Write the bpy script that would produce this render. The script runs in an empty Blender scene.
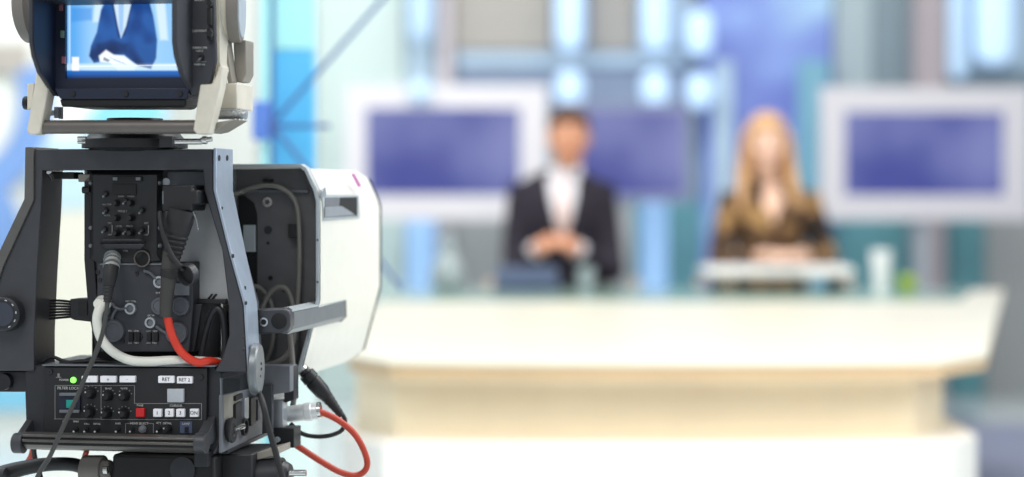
import bpy, bmesh, math, random
from mathutils import Vector, Matrix
random.seed(7)
C = bpy.context.scene.collection
F = 2000.0; CX = 512.0; HY = 194.0; H = 1.14
PSI = math.radians(10)
I4 = Matrix.Identity(4)

# ------------------------------------------------------------------ materials
def lin(h):
    h = h.lstrip('#'); o = []
    for i in (0, 2, 4):
        c = int(h[i:i+2], 16)/255
        o.append(c/12.92 if c <= .04045 else ((c+.055)/1.055)**2.4)
    return (o[0], o[1], o[2], 1)
MATS = {}
def mat(name, hexc, rough=.5, metal=0, var=.06, scale=60, bump=0, emit=0, alpha=1, trans=0, ior=1.45, coat=0, spec=.5):
    m = bpy.data.materials.new(name); m.use_nodes = True
    nt = m.node_tree; b = nt.nodes['Principled BSDF']
    c = lin(hexc)
    tc = nt.nodes.new('ShaderNodeTexCoord'); nz = nt.nodes.new('ShaderNodeTexNoise')
    nz.inputs['Scale'].default_value = scale; nz.inputs['Detail'].default_value = 4
    nt.links.new(tc.outputs['Object'], nz.inputs['Vector'])
    rp = nt.nodes.new('ShaderNodeValToRGB')
    rp.color_ramp.elements[0].position = .3; rp.color_ramp.elements[1].position = .7
    rp.color_ramp.elements[0].color = tuple(x*(1-var) for x in c[:3])+(1,)
    rp.color_ramp.elements[1].color = tuple(min(1, x*(1+var)) for x in c[:3])+(1,)
    nt.links.new(nz.outputs['Fac'], rp.inputs['Fac'])
    nt.links.new(rp.outputs['Color'], b.inputs['Base Color'])
    b.inputs['Roughness'].default_value = rough; b.inputs['Metallic'].default_value = metal
    b.inputs['Specular IOR Level'].default_value = spec
    if coat: b.inputs['Coat Weight'].default_value = coat
    if trans: b.inputs['Transmission Weight'].default_value = trans; b.inputs['IOR'].default_value = ior
    if alpha < 1: b.inputs['Alpha'].default_value = alpha
    if emit:
        nt.links.new(rp.outputs['Color'], b.inputs['Emission Color']); b.inputs['Emission Strength'].default_value = emit
    if bump:
        bp = nt.nodes.new('ShaderNodeBump'); bp.inputs['Strength'].default_value = bump; bp.inputs['Distance'].default_value = .002
        n2 = nt.nodes.new('ShaderNodeTexNoise'); n2.inputs['Scale'].default_value = scale*12
        nt.links.new(tc.outputs['Object'], n2.inputs['Vector']); nt.links.new(n2.outputs['Fac'], bp.inputs['Height'])
        nt.links.new(bp.outputs['Normal'], b.inputs['Normal'])
    MATS[name] = m
    return m
mat('frame_metal', '46474b', .38, .3, bump=.08)
mat('frame_light', '8f969d', .33, .75)
mat('plate_blue_sheen', 'adb9c8', .34, .5)
mat('bar_metal', '66635f', .33, .6)
mat('carpet_bluegrey', '9298ae', .9, var=.1)
mat('panel_cyanlow', '7fb6cc', .5)
mat('cable_dark', '434341', .4)
mat('band_blue', '7da2da', .4, var=.1, scale=2)
mat('band_cyan', '86cdea', .4, var=.06, scale=2)
mat('band_cream', 'e6e5d6', .5)
mat('band_pale', 'c2dfe8', .5)
mat('cap_slate', '363b47', .45)
mat('rail_grey', '62605e', .4, .3)
mat('disc_grey', '787e82', .4, .4)
mat('lid_slate', '7a82a4', .5)
mat('shell_silver', 'd0cfcb', .3, .45)
mat('dark_metal', '323337', .45, .3, bump=.08)
mat('panel_black', '1c1d20', .5, .0, bump=.05)
mat('panel_grey', '34363c', .55, 0, bump=.05)
mat('black_plastic', '17181b', .45)
mat('deep_black', '0a0a0c', .6)
mat('navy_plastic', '131c33', .5)
mat('rubber', '202022', .62)
mat('rubber_grey', '3d3b39', .6)
mat('cap_grey', '6d7076', .5)
mat('rubber_cap', '5c5f66', .35, alpha=.9)
mat('cream_metal', 'd9d3c4', .42, .05)
mat('cream_dark', '8f8a80', .45, .1)
mat('knob_grey', '7d7872', .5)
mat('rod_brown', '6b6662', .4, .4)
mat('chrome', 'd8d8d6', .18, .95)
mat('satin_alu', 'b9bec3', .3, .65)
mat('housing_grey', 'a6a8aa', .42, .1)
mat('recess_grey', '626264', .6, bump=.1)
mat('white_paint', 'e4e3d8', .35, var=.02)
mat('rim_light', 'b9c2c6', .35, .3)
mat('white_cable', 'e6e6dc', .45, var=.03)
mat('red_cable', 'd83a26', .4, var=.08)
mat('red_cable_dull', 'b8402c', .45, var=.1)
mat('silver_sleeve', 'dfe2e2', .35, .3)
mat('grey_cable', '7a7872', .5)
mat('print_white', 'c8c8c4', .6, var=.02)
mat('print_dim', '8a8a88', .6, var=.02)
mat('button_white', 'e9e9ee', .4, var=.02, emit=.12)
mat('button_clear', 'b7bcc2', .3, var=.1)
mat('button_red', 'c01c1e', .4, emit=.12)
mat('led_green', '7dff5a', .3, emit=1.6)
mat('teal_button', '0f8a80', .35, emit=.15)
mat('tally_pink', '8a5560', .4)
mat('tally_green', '6f8f80', .4)
mat('magenta_mark', 'b0509a', .5)
# set
mat('floor_pale', 'dfe6e6', .18, var=.03, scale=2)
mat('wall_pale', 'c6ccd2', .7, var=.04, scale=1)
mat('panel_white', 'eef2ec', .6, var=.02, scale=2)
mat('panel_teal', '9ad6d8', .4, var=.04, scale=2)
mat('panel_cyan', '4fa9d8', .4, var=.05, scale=2)
mat('panel_blue', '5d86d6', .4, var=.08, scale=2)
mat('panel_mint', 'd3e6e2', .4, var=.04, scale=2)
mat('panel_grey_beige', 'b3aea6', .6, var=.05, scale=2)
mat('panel_bluegrey', '8d9db6', .6, var=.1, scale=3)
mat('post_pink', 'd9d0d4', .5, var=.03)
mat('column_mauve', 'b4a9ad', .5, var=.05, scale=2)
mat('panel_sage', 'b4c6cc', .5, var=.05, scale=2)
mat('panel_steel', '8b9fa9', .5, var=.08, scale=2)
mat('panel_sky', 'bcd4e6', .5, var=.06, scale=2)
mat('panel_dteal', '6ba6ae', .5, var=.1, scale=2)
mat('panel_stone', 'a6a9a8', .6, var=.06, scale=2)
mat('truss_blue', '35548c', .5)
mat('tv_frame', 'd8d6db', .4, var=.02)
mat('tv_frame_dim', '8088a8', .4)
mat('lamp_white', 'bcd8f4', .5, emit=.62, var=.01)
mat('lamp_soft', 'b8d4ee', .5, emit=.32, var=.02)
mat('lamp_blue', '98bfea', .5, emit=.5, var=.03)
mat('desk_cream', 'e8e3cf', .35, var=.02, scale=3)
mat('desk_wood', 'fbedd0', .45, var=.05, scale=4)
mat('inlay', 'eedbb6', .5)
mat('desk_edge', 'd6b78e', .45, var=.05, scale=4)
mat('desk_white', 'f6f3ec', .45, var=.01)
mat('desk_glass', 'a9c9bd', .15, var=.03, trans=.3)
mat('suit', '231d2a', .85, var=.15, scale=200)
mat('shirt', 'eceaf0', .8, var=.02)
mat('tie', 'd9b9ae', .7, var=.1, scale=100)
mat('skin', 'd99a78', .55, var=.05, scale=30)
mat('skin_light', 'f6ccb2', .55, var=.04, scale=30)
mat('lips', 'b06058', .5)
mat('eye_white', 'eeeeee', .2)
mat('iris', '3a2a20', .2)
mat('hair_brown', '4a2d1e', .6, var=.3, scale=80)
mat('hair_blonde', 'd6a878', .6, var=.2, scale=60)
mat('chair_cream', 'd8c4ae', .6)
mat('paper', 'f2eef2', .7, var=.01)
mat('ceramic', 'f2f4f4', .25, var=.01)
mat('green_skin', '9db83c', .4, var=.15, scale=20)
mat('clear_glass', 'd9e4e6', .08, trans=.6, var=.01)
mat('laptop_grey', '4a5470', .4)
M = MATS
# blouse: brown patterned cloth
def blouse():
    m = bpy.data.materials.new('blouse'); m.use_nodes = True; nt = m.node_tree; b = nt.nodes['Principled BSDF']
    tc = nt.nodes.new('ShaderNodeTexCoord'); v = nt.nodes.new('ShaderNodeTexVoronoi'); v.inputs['Scale'].default_value = 16
    nz = nt.nodes.new('ShaderNodeTexNoise'); nz.inputs['Scale'].default_value = 9
    nt.links.new(tc.outputs['Object'], v.inputs['Vector']); nt.links.new(tc.outputs['Object'], nz.inputs['Vector'])
    mx = nt.nodes.new('ShaderNodeMix'); mx.data_type = 'RGBA'
    rp = nt.nodes.new('ShaderNodeValToRGB'); e = rp.color_ramp.elements
    e[0].color = lin('261c16'); e[0].position = .43; e[1].color = lin('b08a58'); e[1].position = .60
    n = e.new(.52); n.color = lin('6b4c30')
    nt.links.new(nz.outputs['Fac'], rp.inputs['Fac'])
    nt.links.new(v.outputs['Color'], mx.inputs[7]); nt.links.new(rp.outputs['Color'], mx.inputs[6]); mx.inputs[0].default_value = .0
    nt.links.new(mx.outputs[2], b.inputs['Base Color']); b.inputs['Roughness'].default_value = .8
    MATS['blouse'] = m
blouse()
def tv_mat(name, a, bcol, seed, strength=1.0):
    m = bpy.data.materials.new(name); m.use_nodes = True; nt = m.node_tree; b = nt.nodes['Principled BSDF']
    tc = nt.nodes.new('ShaderNodeTexCoord'); nz = nt.nodes.new('ShaderNodeTexNoise'); nz.inputs['Scale'].default_value = 1.7
    mp = nt.nodes.new('ShaderNodeMapping'); mp.inputs['Location'].default_value = (seed, seed*2, 0)
    nt.links.new(tc.outputs['Object'], mp.inputs['Vector']); nt.links.new(mp.outputs['Vector'], nz.inputs['Vector'])
    rp = nt.nodes.new('ShaderNodeValToRGB'); e = rp.color_ramp.elements
    e[0].color = lin(a); e[0].position = .36; e[1].color = lin(bcol); e[1].position = .64
    nt.links.new(nz.outputs['Fac'], rp.inputs['Fac'])
    b.inputs['Base Color'].default_value = (.01, .01, .02, 1); b.inputs['Roughness'].default_value = .25
    nt.links.new(rp.outputs['Color'], b.inputs['Emission Color']); b.inputs['Emission Strength'].default_value = strength
    MATS[name] = m
tv_mat('tv_picture', '454ea4', '848cca', 3.1, .74)
def backdrop_print():
    m = bpy.data.materials.new('backdrop_print'); m.use_nodes = True; nt = m.node_tree; b = nt.nodes['Principled BSDF']
    tc = nt.nodes.new('ShaderNodeTexCoord'); nz = nt.nodes.new('ShaderNodeTexNoise'); nz.inputs['Scale'].default_value = 1.6
    mp = nt.nodes.new('ShaderNodeMapping'); mp.inputs['Location'].default_value = (4.3, 0, 1.2)
    nt.links.new(tc.outputs['Object'], mp.inputs['Vector']); nt.links.new(mp.outputs['Vector'], nz.inputs['Vector'])
    rp = nt.nodes.new('ShaderNodeValToRGB'); e = rp.color_ramp.elements
    e[0].color = lin('6878be'); e[0].position = .35; e[1].color = lin('a6cbe2'); e[1].position = .68
    n = e.new(.52); n.color = lin('7f97d2')
    nt.links.new(nz.outputs['Fac'], rp.inputs['Fac']); nt.links.new(rp.outputs['Color'], b.inputs['Base Color'])
    b.inputs['Roughness'].default_value = .5
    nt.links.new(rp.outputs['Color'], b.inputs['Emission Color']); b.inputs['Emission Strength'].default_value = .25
    MATS['backdrop_print'] = m
backdrop_print()
def vc_mat(name, strength):
    m = bpy.data.materials.new(name); m.use_nodes = True; nt = m.node_tree; b = nt.nodes['Principled BSDF']
    a = nt.nodes.new('ShaderNodeAttribute'); a.attribute_name = 'picture'
    b.inputs['Base Color'].default_value = (.01, .01, .015, 1); b.inputs['Roughness'].default_value = .2
    nt.links.new(a.outputs['Color'], b.inputs['Emission Color']); b.inputs['Emission Strength'].default_value = strength
    MATS[name] = m
vc_mat('viewfinder_picture', 1.0)

# ------------------------------------------------------------------ frames
def ray(px, py): return Vector(((px-CX)/F, 1, -(py-HY)/F))
CAMP = Vector((0, 0, H))
def W(px, py, Y): return CAMP + ray(px, py)*Y
OB = W(130, 365, 2.3)
B = Matrix.Translation(OB) @ Matrix.Rotation(-PSI, 4, 'Z')     # studio camera frame: x right, y away, z up
BI = B.inverted(); CL = BI @ CAMP; BR = BI.to_3x3()
def L(px, py, w=0):
    d = BR @ ray(px, py); t = (w-CL.y)/d.y; return CL + d*t
def R(px, py, u):
    d = BR @ ray(px, py); t = (u-CL.x)/d.x; return CL + d*t
PX = 1/870.0

# ------------------------------------------------------------------ mesh builder
class MB:
    def __init__(s): s.bm = bmesh.new(); s.mi = 0
    def face(s, vs):
        try: f = s.bm.faces.new(vs); f.material_index = s.mi; return f
        except ValueError: return None
    def prism(s, pts, d):
        """pts: 3D polygon, d: extrusion vector"""
        d = Vector(d); a = [s.bm.verts.new(p) for p in pts]; b = [s.bm.verts.new(Vector(p)+d) for p in pts]
        s.face(a); s.face(b[::-1]); n = len(a)
        for i in range(n): s.face([a[(i+1) % n], a[i], b[i], b[(i+1) % n]])
        return s
    def loft(s, rings, caps=True):
        rs = [[s.bm.verts.new(p) for p in r] for r in rings]; n = len(rs[0])
        for k in range(len(rs)-1):
            for i in range(n): s.face([rs[k][i], rs[k][(i+1) % n], rs[k+1][(i+1) % n], rs[k+1][i]])
        if caps: s.face(rs[0][::-1]); s.face(rs[-1])
        return s
    def box(s, c, size, rot=None):
        x, y, z = [v/2 for v in size]; c = Vector(c)
        def q(a, b, g):
            v = Vector((a*x, b*y, g*z)); return c+(rot @ v if rot else v)
        return s.loft([[q(-1, -1, k), q(1, -1, k), q(1, 1, k), q(-1, 1, k)] for k in (-1, 1)])
    def lathe(s, o, axis, prof, n=24):
        """prof: list of (distance along axis, radius)"""
        o = Vector(o); a = Vector(axis).normalized(); t = a.orthogonal().normalized(); b = a.cross(t)
        rs = []
        for h, r in prof:
            r = max(r, 1e-5)
            rs.append([o+a*h+(t*math.cos(2*math.pi*i/n)+b*math.sin(2*math.pi*i/n))*r for i in range(n)])
        return s.loft(rs)
    def cyl(s, p0, p1, r0, r1=None, n=20):
        p0 = Vector(p0); p1 = Vector(p1); d = p1-p0
        return s.lathe(p0, d, [(0, r0), (d.length, r0 if r1 is None else r1)], n)
    def ell(s, c, r, rot=None, nu=18, nv=12):
        c = Vector(c); rs = []
        for k in range(nv+1):
            th = math.pi*k/nv; th = min(max(th, .02), math.pi-.02); ring = []
            for i in range(nu):
                ph = 2*math.pi*i/nu
                v = Vector((r[0]*math.sin(th)*math.cos(ph), r[1]*math.sin(th)*math.sin(ph), -r[2]*math.cos(th)))
                ring.append(c+(rot @ v if rot else v))
            rs.append(ring)
        return s.loft(rs)
    def tube(s, pts, r, n=10, sub=6, ribs=None):
        """smooth swept tube; r number or per-point list"""
        P = [Vector(p) for p in pts]; rr = r if isinstance(r, (list, tuple)) else [r]*len(P)
        Q = []; RR = []
        for i in range(len(P)-1):
            p0 = P[max(i-1, 0)]; p1 = P[i]; p2 = P[i+1]; p3 = P[min(i+2, len(P)-1)]
            for k in range(sub):
                t = k/sub
                Q.append(.5*((2*p1)+(p2-p0)*t+(2*p0-5*p1+4*p2-p3)*t*t+(3*p1-p0-3*p2+p3)*t**3)); RR.append(rr[i]*(1-t)+rr[i+1]*t)
        Q.append(P[-1]); RR.append(rr[-1])
        up = None; rs = []
        for i, q in enumerate(Q):
            tg = (Q[min(i+1, len(Q)-1)]-Q[max(i-1, 0)]).normalized()
            if up is None: up = tg.orthogonal().normalized()
            up = (up-tg*up.dot(tg)).normalized(); bb = tg.cross(up)
            rs.append([q+(up*math.cos(2*math.pi*j/n)+bb*math.sin(2*math.pi*j/n))*RR[i] for j in range(n)])
        return s.loft(rs)
    def ring(s, c, axis, ro, ri, h, n=24):
        c = Vector(c); a = Vector(axis).normalized()
        t = a.orthogonal().normalized(); b = a.cross(t); rs = []
        for hh, r in ((0, ro), (h, ro), (h, ri), (0, ri), (0, ro)):
            rs.append([c+a*hh+(t*math.cos(2*math.pi*i/n)+b*math.sin(2*math.pi*i/n))*r for i in range(n)])
        return s.loft(rs, caps=False)
    # pixel helpers in the camera frame
    def plate(s, poly, w, d): return s.prism([L(x, y, w) for x, y in poly], (0, d, 0))
    def rect(s, x0, y0, x1, y1, w, d): return s.plate([(x0, y0), (x1, y0), (x1, y1), (x0, y1)], w, d)
    def side(s, poly, u, d): return s.prism([R(x, y, u) for x, y in poly], (d, 0, 0))
    def build(s, name, m, parent=None, space=I4, bevel=0, smooth=True, angle=38, remesh=0, sm=0):
        bm = s.bm; bmesh.ops.remove_doubles(bm, verts=bm.verts, dist=1e-6)
        bmesh.ops.recalc_face_normals(bm, faces=bm.faces)
        if parent is not None: T = world(parent).inverted() @ space; bm.transform(T)
        me = bpy.data.meshes.new(name)
        if parent is None:
            c = Vector((0, 0, 0)); zs = 1e9
            for v in bm.verts: c += v.co
            c /= max(1, len(bm.verts)); zs = min(v.co.z for v in bm.verts); c.z = zs
            bm.transform(Matrix.Translation(-c))
        bm.to_mesh(me); bm.free()
        o = bpy.data.objects.new(name, me); C.objects.link(o)
        for x in (m if isinstance(m, (list, tuple)) else [m]): me.materials.append(M[x])
        if parent is not None: o.parent = parent
        else: o.matrix_world = space @ Matrix.Translation(c); WM[o.name] = o.matrix_world.copy()
        if smooth:
            me.polygons.foreach_set('use_smooth', [True]*len(me.polygons)); me.set_sharp_from_angle(angle=math.radians(angle))
        if bevel:
            b = o.modifiers.new('bevel', 'BEVEL'); b.width = bevel; b.segments = 2; b.limit_method = 'ANGLE'; b.angle_limit = math.radians(40)
        if remesh:
            b = o.modifiers.new('remesh', 'REMESH'); b.mode = 'VOXEL'; b.voxel_size = remesh; b.use_smooth_shade = True
            if sm: k = o.modifiers.new('smooth', 'SMOOTH'); k.iterations = sm; k.factor = .6
        return o
WM = {}
def world(o):
    m = I4
    chain = []
    while o is not None: chain.append(o); o = o.parent
    m = WM[chain[-1].name].copy()
    return m     # all children keep identity transforms
def thing(name, loc, label, cat, group=None, space=I4, kind=None):
    o = bpy.data.objects.new(name, None); C.objects.link(o); o.empty_display_size = .05
    o.matrix_world = space @ Matrix.Translation(Vector(loc)); WM[o.name] = o.matrix_world.copy()
    return tag(o, label, cat, group, kind)
def tag(o, label=None, cat=None, group=None, kind=None):
    if label: o['label'] = label
    if cat: o['category'] = cat
    if group: o['group'] = group
    if kind: o['kind'] = kind
    return o
def text(name, s, m, parent, pos, size, space=B, rot=None, align='CENTER', sx=1):
    """printed lettering; pos in the given space, upright, facing -y"""
    cu = bpy.data.curves.new(name, 'FONT'); cu.body = s; cu.size = size; cu.align_x = align; cu.align_y = 'CENTER'; cu.extrude = .00015
    cu.resolution_u = 3; cu.materials.append(M[m])
    tmp = bpy.data.objects.new(name, cu); C.objects.link(tmp); bpy.context.view_layer.update()
    me = bpy.data.meshes.new_from_object(tmp.evaluated_get(bpy.context.evaluated_depsgraph_get())); bpy.data.objects.remove(tmp); bpy.data.curves.remove(cu)
    o = bpy.data.objects.new(name, me); C.objects.link(o); o.parent = parent
    if not me.materials: me.materials.append(M[m])
    rot = rot or Matrix.Rotation(math.pi/2, 4, 'X')
    o.matrix_parent_inverse = I4
    o.matrix_basis = world(parent).inverted() @ space @ Matrix.Translation(Vector(pos)) @ rot @ Matrix.Diagonal((sx, 1, 1, 1))
    return o
SIDE = Matrix.Rotation(math.pi/2, 4, 'Z') @ Matrix.Rotation(math.pi/2, 4, 'X')

# ================================================================== STUDIO CAMERA
cam_t = thing('studio_camera', L(130, 452, .12), 'large grey broadcast studio camera seen from behind, white side housing, control panel full of knobs', 'camera', space=B)
def part(mb, name, m, parent=cam_t, bevel=0, **k): return mb.build(name, m, parent, B, bevel, **k)

# --- carrying frame (arch with two splayed legs)
fr = MB()
fr.plate([(33, 149), (213, 149), (213, 190), (228, 250), (243, 305), (247, 372), (214, 372), (222, 358), (229, 335), (228, 300), (222, 250),
          (204, 190), (203, 170), (42, 170), (41, 205), (37, 270), (34, 335), (34, 371), (-10, 371), (-10, 300), (2, 265), (32, 200)], 0, .062)
frame = part(fr, 'carrying_frame', 'frame_metal', bevel=.0015)
e = MB(); e.plate([(25, 147), (33.5, 147), (33.5, 200), (3, 266), (-8, 300), (-12, 300), (-7, 264), (24, 199)], -.004, .075)
part(e, 'edge_rail', 'rail_grey', bevel=.001)
e = MB(); uo = L(213, 190, 0).x
# outer face plates of the right leg, bright bluish reflection painted into the colour
pA = [L(213.2, 148, -.001), L(213.2, 190, -.001), L(228.2, 250, -.001), L(243.4, 305, -.001), L(247.2, 372, -.001)]
rings = []
for p, dp_ in zip(pA, (.062, .062, .052, .042, .040)): rings.append([p, p+Vector((.0035, 0, 0)), p+Vector((.0035, dp_, 0)), p+Vector((0, dp_, 0))])
e.loft(rings); part(e, 'leg_plate', 'plate_blue_sheen', bevel=.0008)['label'] = 'metal outer plate of the right leg, bluish reflection painted in'
# bolts on leg plate
for (x, y, s) in ((219, 158, 3.2), (227, 158, 3.2), (222, 208, 1.6), (233, 256, 2.2), (240, 288, 2.2), (241, 303, 2), (239, 349, 1.8), (239, 337, 1.8)):
    t = (y-148)/42 if y < 190 else None
    pts = [(213.2, 148), (213.2, 190), (228.2, 250), (243.4, 305), (247.2, 372)]
    for a, b in zip(pts, pts[1:]):
        if a[1] <= y <= b[1]:
            k = (y-a[1])/(b[1]-a[1]); pu = L(a[0]+(b[0]-a[0])*k, y, -.001).x
    p = R(x if y < 280 else x+5, y, pu+.0035)
    mb = MB(); mb.lathe(p-Vector((.001, 0, 0)), (1, 0, 0), [(0, s*PX), (.0018, s*PX*.9), (.0018, s*PX*.5), (.0008, s*PX*.4)], 14); part(mb, 'bolt', 'dark_metal')
# knob on the left leg
mb = MB(); c = L(5, 314, -.012); mb.lathe(c, (0, 1, 0), [(-.006, 15.5*PX), (-.004, 17.5*PX), (.006, 18*PX), (.012, 17*PX)], 36); kn = part(mb, 'tension_knob', 'dark_metal', bevel=.0006)
mb = MB(); mb.lathe(c, (0, 1, 0), [(-.0075, 11.8*PX), (-.006, 12.4*PX)], 30); part(mb, 'knob_cap', 'cap_slate', kn)
for k in range(9):
    a = math.radians(-60+k*34); q = c+Vector((math.cos(a)*14.3*PX, -.0064, math.sin(a)*14.3*PX))
    mb = MB(); mb.box(q, (.0028, .0006, .0012), Matrix.Rotation(-a+math.pi/2, 3, 'Y')); part(mb, 'index_mark', 'print_white', kn)
# small screws and lugs under crossbar
mb = MB(); mb.rect(52, 172, 74, 179, .02, .03); part(mb, 'stop_block', 'black_plastic', bevel=.001)
mb = MB(); mb.cyl(L(49, 172, .0), L(49, 172, .0)+Vector((0, .01, -.008)), .003); part(mb, 'screw', 'chrome')
mb = MB(); mb.rect(78, 174, 90, 182, .012, .02); mb.rect(84, 170, 87, 176, .015, .01); part(mb, 'latch', 'cream_dark', bevel=.001)
mb = MB(); mb.cyl(L(83, 190, .01), L(90, 190, .01), 3.6*PX); mb.cyl(L(90, 192, .01), L(92, 215, .01), 1.5*PX); part(mb, 'lever', 'black_plastic')
# lower left pivot of the leg
mb = MB(); mb.plate([(-10, 371), (33, 371), (30, 378), (26, 392), (-10, 392)], .012, .05); part(mb, 'leg_foot', 'dark_metal', bevel=.0015)
mb = MB(); mb.lathe(L(3, 382, .004), (0, 1, 0), [(0, 8*PX), (.012, 9*PX)]); part(mb, 'pivot_bolt', 'black_plastic')

# --- main housing behind the rear panel
mb = MB(); mb.plate([(160, 166), (205, 166), (214, 190), (236, 250), (243, 300), (243, 304), (160, 304)], .035, .03); part(mb, 'housing', 'housing_grey', bevel=.004)
mb = MB(); mb.plate([(166, 171), (206, 171), (206, 199), (166, 199)], .028, .01); part(mb, 'top_cover', 'cap_grey', bevel=.0015)
mb = MB(); mb.cyl(L(166, 182, .026), L(166, 182, .03), 4*PX, 4*PX); part(mb, 'cover_disc', 'satin_alu')
mb = MB(); mb.rect(92, 164, 200, 366, .07, .08); part(mb, 'inner_chassis', 'deep_black')
for i in range(2):
    mb = MB(); mb.plate([(211+i*4, 294), (213+i*4, 294), (209+i*4, 299), (207+i*4, 299)], .0335, .003); part(mb, 'vent_slot', 'deep_black')
mb = MB(); mb.rect(195, 299, 226, 304, .028, .03); part(mb, 'housing_edge', 'black_plastic', bevel=.001)
mb = MB(); mb.tube([L(201, 366, .03), L(203, 345, .03), L(209, 322, .03), L(216, 309, .03), L(223, 316, .03), L(225, 345, .03), L(222, 366, .03)], 3.5*PX, n=12); part(mb, 'guard_arch', 'dark_metal')
mb = MB(); mb.plate([(192, 304), (202, 304), (199, 322), (194, 352), (190, 352)], .02, .03); part(mb, 'support_rib', 'dark_metal', bevel=.001)

# --- rear control panel (upper)
mb = MB()
a = [L(87, 168, .02), L(163, 168, .02), L(163, 262, .02), L(150, 300, .02), L(98, 300, .02), L(87, 262, .02)]
b_ = [L(93, 175, .002), L(157, 175, .002), L(157, 255, .002), L(148, 262, .012), L(98, 262, .012), L(93, 255, .002)]
mb.loft([a, b_]); rp = part(mb, 'rear_panel', 'panel_black', bevel=.0008)
mb = MB(); mb.plate([(84, 180), (89, 176), (93, 178), (94, 258), (97, 300), (101, 352), (96, 352), (88, 310), (84, 260)], .012, .1); part(mb, 'side_rail', 'black_plastic', bevel=.001)
for x in (90.5, 159):
    for y in (183, 228, 246):
        mb = MB(); mb.lathe(L(x, y, .006), (0, 1, 0), [(-.0015, 1.3*PX), (0, 2.2*PX), (.003, 2.3*PX)], 12); part(mb, 'screw', 'cap_grey', rp)
def knob(x, y, r, w=0., h=.009, parent=rp, m='black_plastic', ptr=True, nm='knob'):
    mb = MB(); c = L(x, y, w); r *= PX
    mb.lathe(c, (0, 1, 0), [(-h, r*.72), (-h+.001, r*.82), (-.002, r), (0, r*1.15), (.001, r*1.15)], 18)
    k = part(mb, nm, m, parent)
    return k
for x in (117, 131.5):
    for y in (203, 218, 233): knob(x, y, 3.1, .002)
def toggle(x, y, parent=rp, w=.002, lean=(.0, -1)):
    mb = MB(); c = L(x, y, w)
    mb.lathe(c, (0, 1, 0), [(-.003, 2.2*PX), (-.0015, 3*PX), (.001, 3.1*PX)], 12)
    part(mb, 'switch_collar', 'black_plastic', parent)
    mb = MB(); mb.cyl(c, c+Vector((lean[0]*.004, -.009, lean[1]*.003)), .0009, .0013, 8); part(mb, 'switch_lever', 'cap_grey', parent)
for x, y in ((106, 194), (106, 210.5), (142, 210.5), (105, 229.5), (142, 230.5), (126, 201), (126, 231)): toggle(x, y)
mb = MB(); mb.rect(112, 176.5, 142, 181.5, .0, .004); ds = part(mb, 'display_strip', 'deep_black', rp, .0005)
for x in (115, 138):
    mb = MB(); mb.rect(x-2.3, 177.2, x+2.3, 180.4, -.001, .002); part(mb, 'indicator', 'cap_grey', rp)
mb = MB(); mb.rect(112, 184, 136, 195, .0005, .003); part(mb, 'card_slot', 'deep_black', rp, .0005)
mb = MB(); mb.tube([L(101, 243, .0), L(104, 240.5, -.008), L(122, 240.2, -.010), L(141, 240.5, -.008), L(145, 243, .0)], 1.3*PX, n=8); part(mb, 'pull_bar', 'dark_metal', rp)
mb = MB(); mb.plate([(100, 244), (146, 244), (140, 249), (106, 249)], .0, .004); part(mb, 'slot_cover', 'panel_grey', rp, .0008)
for (x, y, s, z) in ((121, 196.5, 'GAIN', 1.8), (131, 196.5, 'MODE', 1.8), (107, 204.5, 'SHUTTER', 1.6), (107, 215.5, 'AUTO', 1.6), (122.5, 211.3, 'PRESET', 2.2), (110, 223.2, 'MIC', 1.8), (146.5, 223.2, 'RET', 1.8),
                     (119, 226.2, 'LEVEL', 1.8), (129.7, 226.2, 'PROD', 1.8), (110, 234.8, 'OFF', 1.6), (146.5, 234.8, 'OFF', 1.6), (125.5, 251, 'VTR', 2.0)):
    text('lettering', s, 'print_dim', rp, L(x, y, .0014), z*PX*1.45)
for x in (111.8, 148):
    mb = MB(); mb.rect(x, 225, x+.6, 233.5, .0013, .001); part(mb, 'scale_mark', 'print_dim', rp)
# upper connectors
for x, y in ((112.5, 258), (143, 258.5)):
    mb = MB(); c = L(x, y, .011); mb.ring(c, (0, -1, 0), 8.6*PX, 7.2*PX, .004, 28); k = part(mb, 'socket_ring', 'rod_brown' if x > 120 else 'satin_alu', rp)
    mb = MB(); mb.lathe(c, (0, -1, 0), [(0, 7.4*PX), (.001, 7.2*PX)], 28); part(mb, 'socket', 'deep_black', rp)

# --- lower connector panel
mb = MB(); mb.plate([(97, 262), (193, 262), (193, 304), (189, 352), (101, 352), (97, 330)], .012, .03); cp = part(mb, 'connector_panel', 'panel_grey', bevel=.001)
mb = MB(); mb.rect(100, 263.5, 192, 265, .0105, .002); part(mb, 'panel_seam', 'cap_grey', cp)
def capd(x, y, r, nm='dust_cap', m='rubber_cap'):
    c = L(x, y, .012); mb = MB(); r *= PX
    mb.lathe(c, (0, -1, 0), [(0, r), (.003, r), (.0045, r*.93), (.0045, r*.72), (.0035, r*.68), (.0035, r*.1)], 28); part(mb, nm, m, cp)
capd(114.5, 331, 11.5); capd(177, 333, 11.5); capd(160.5, 306, 9); capd(181.5, 306, 9.5); capd(104, 309, 8.5)
for (x, y, r) in ((131, 308.5, 5.8), (151, 322.5, 5.5), (160, 282, 6)):
    c = L(x, y, .012); mb = MB(); mb.ring(c, (0, -1, 0), r*PX, r*.66*PX, .004, 24); part(mb, 'coax_ring', 'satin_alu', cp)
    mb = MB(); mb.lathe(c, (0, -1, 0), [(0, r*.66*PX), (.002, r*.6*PX)], 20); part(mb, 'coax_plug', 'cap_grey', cp)
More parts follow.
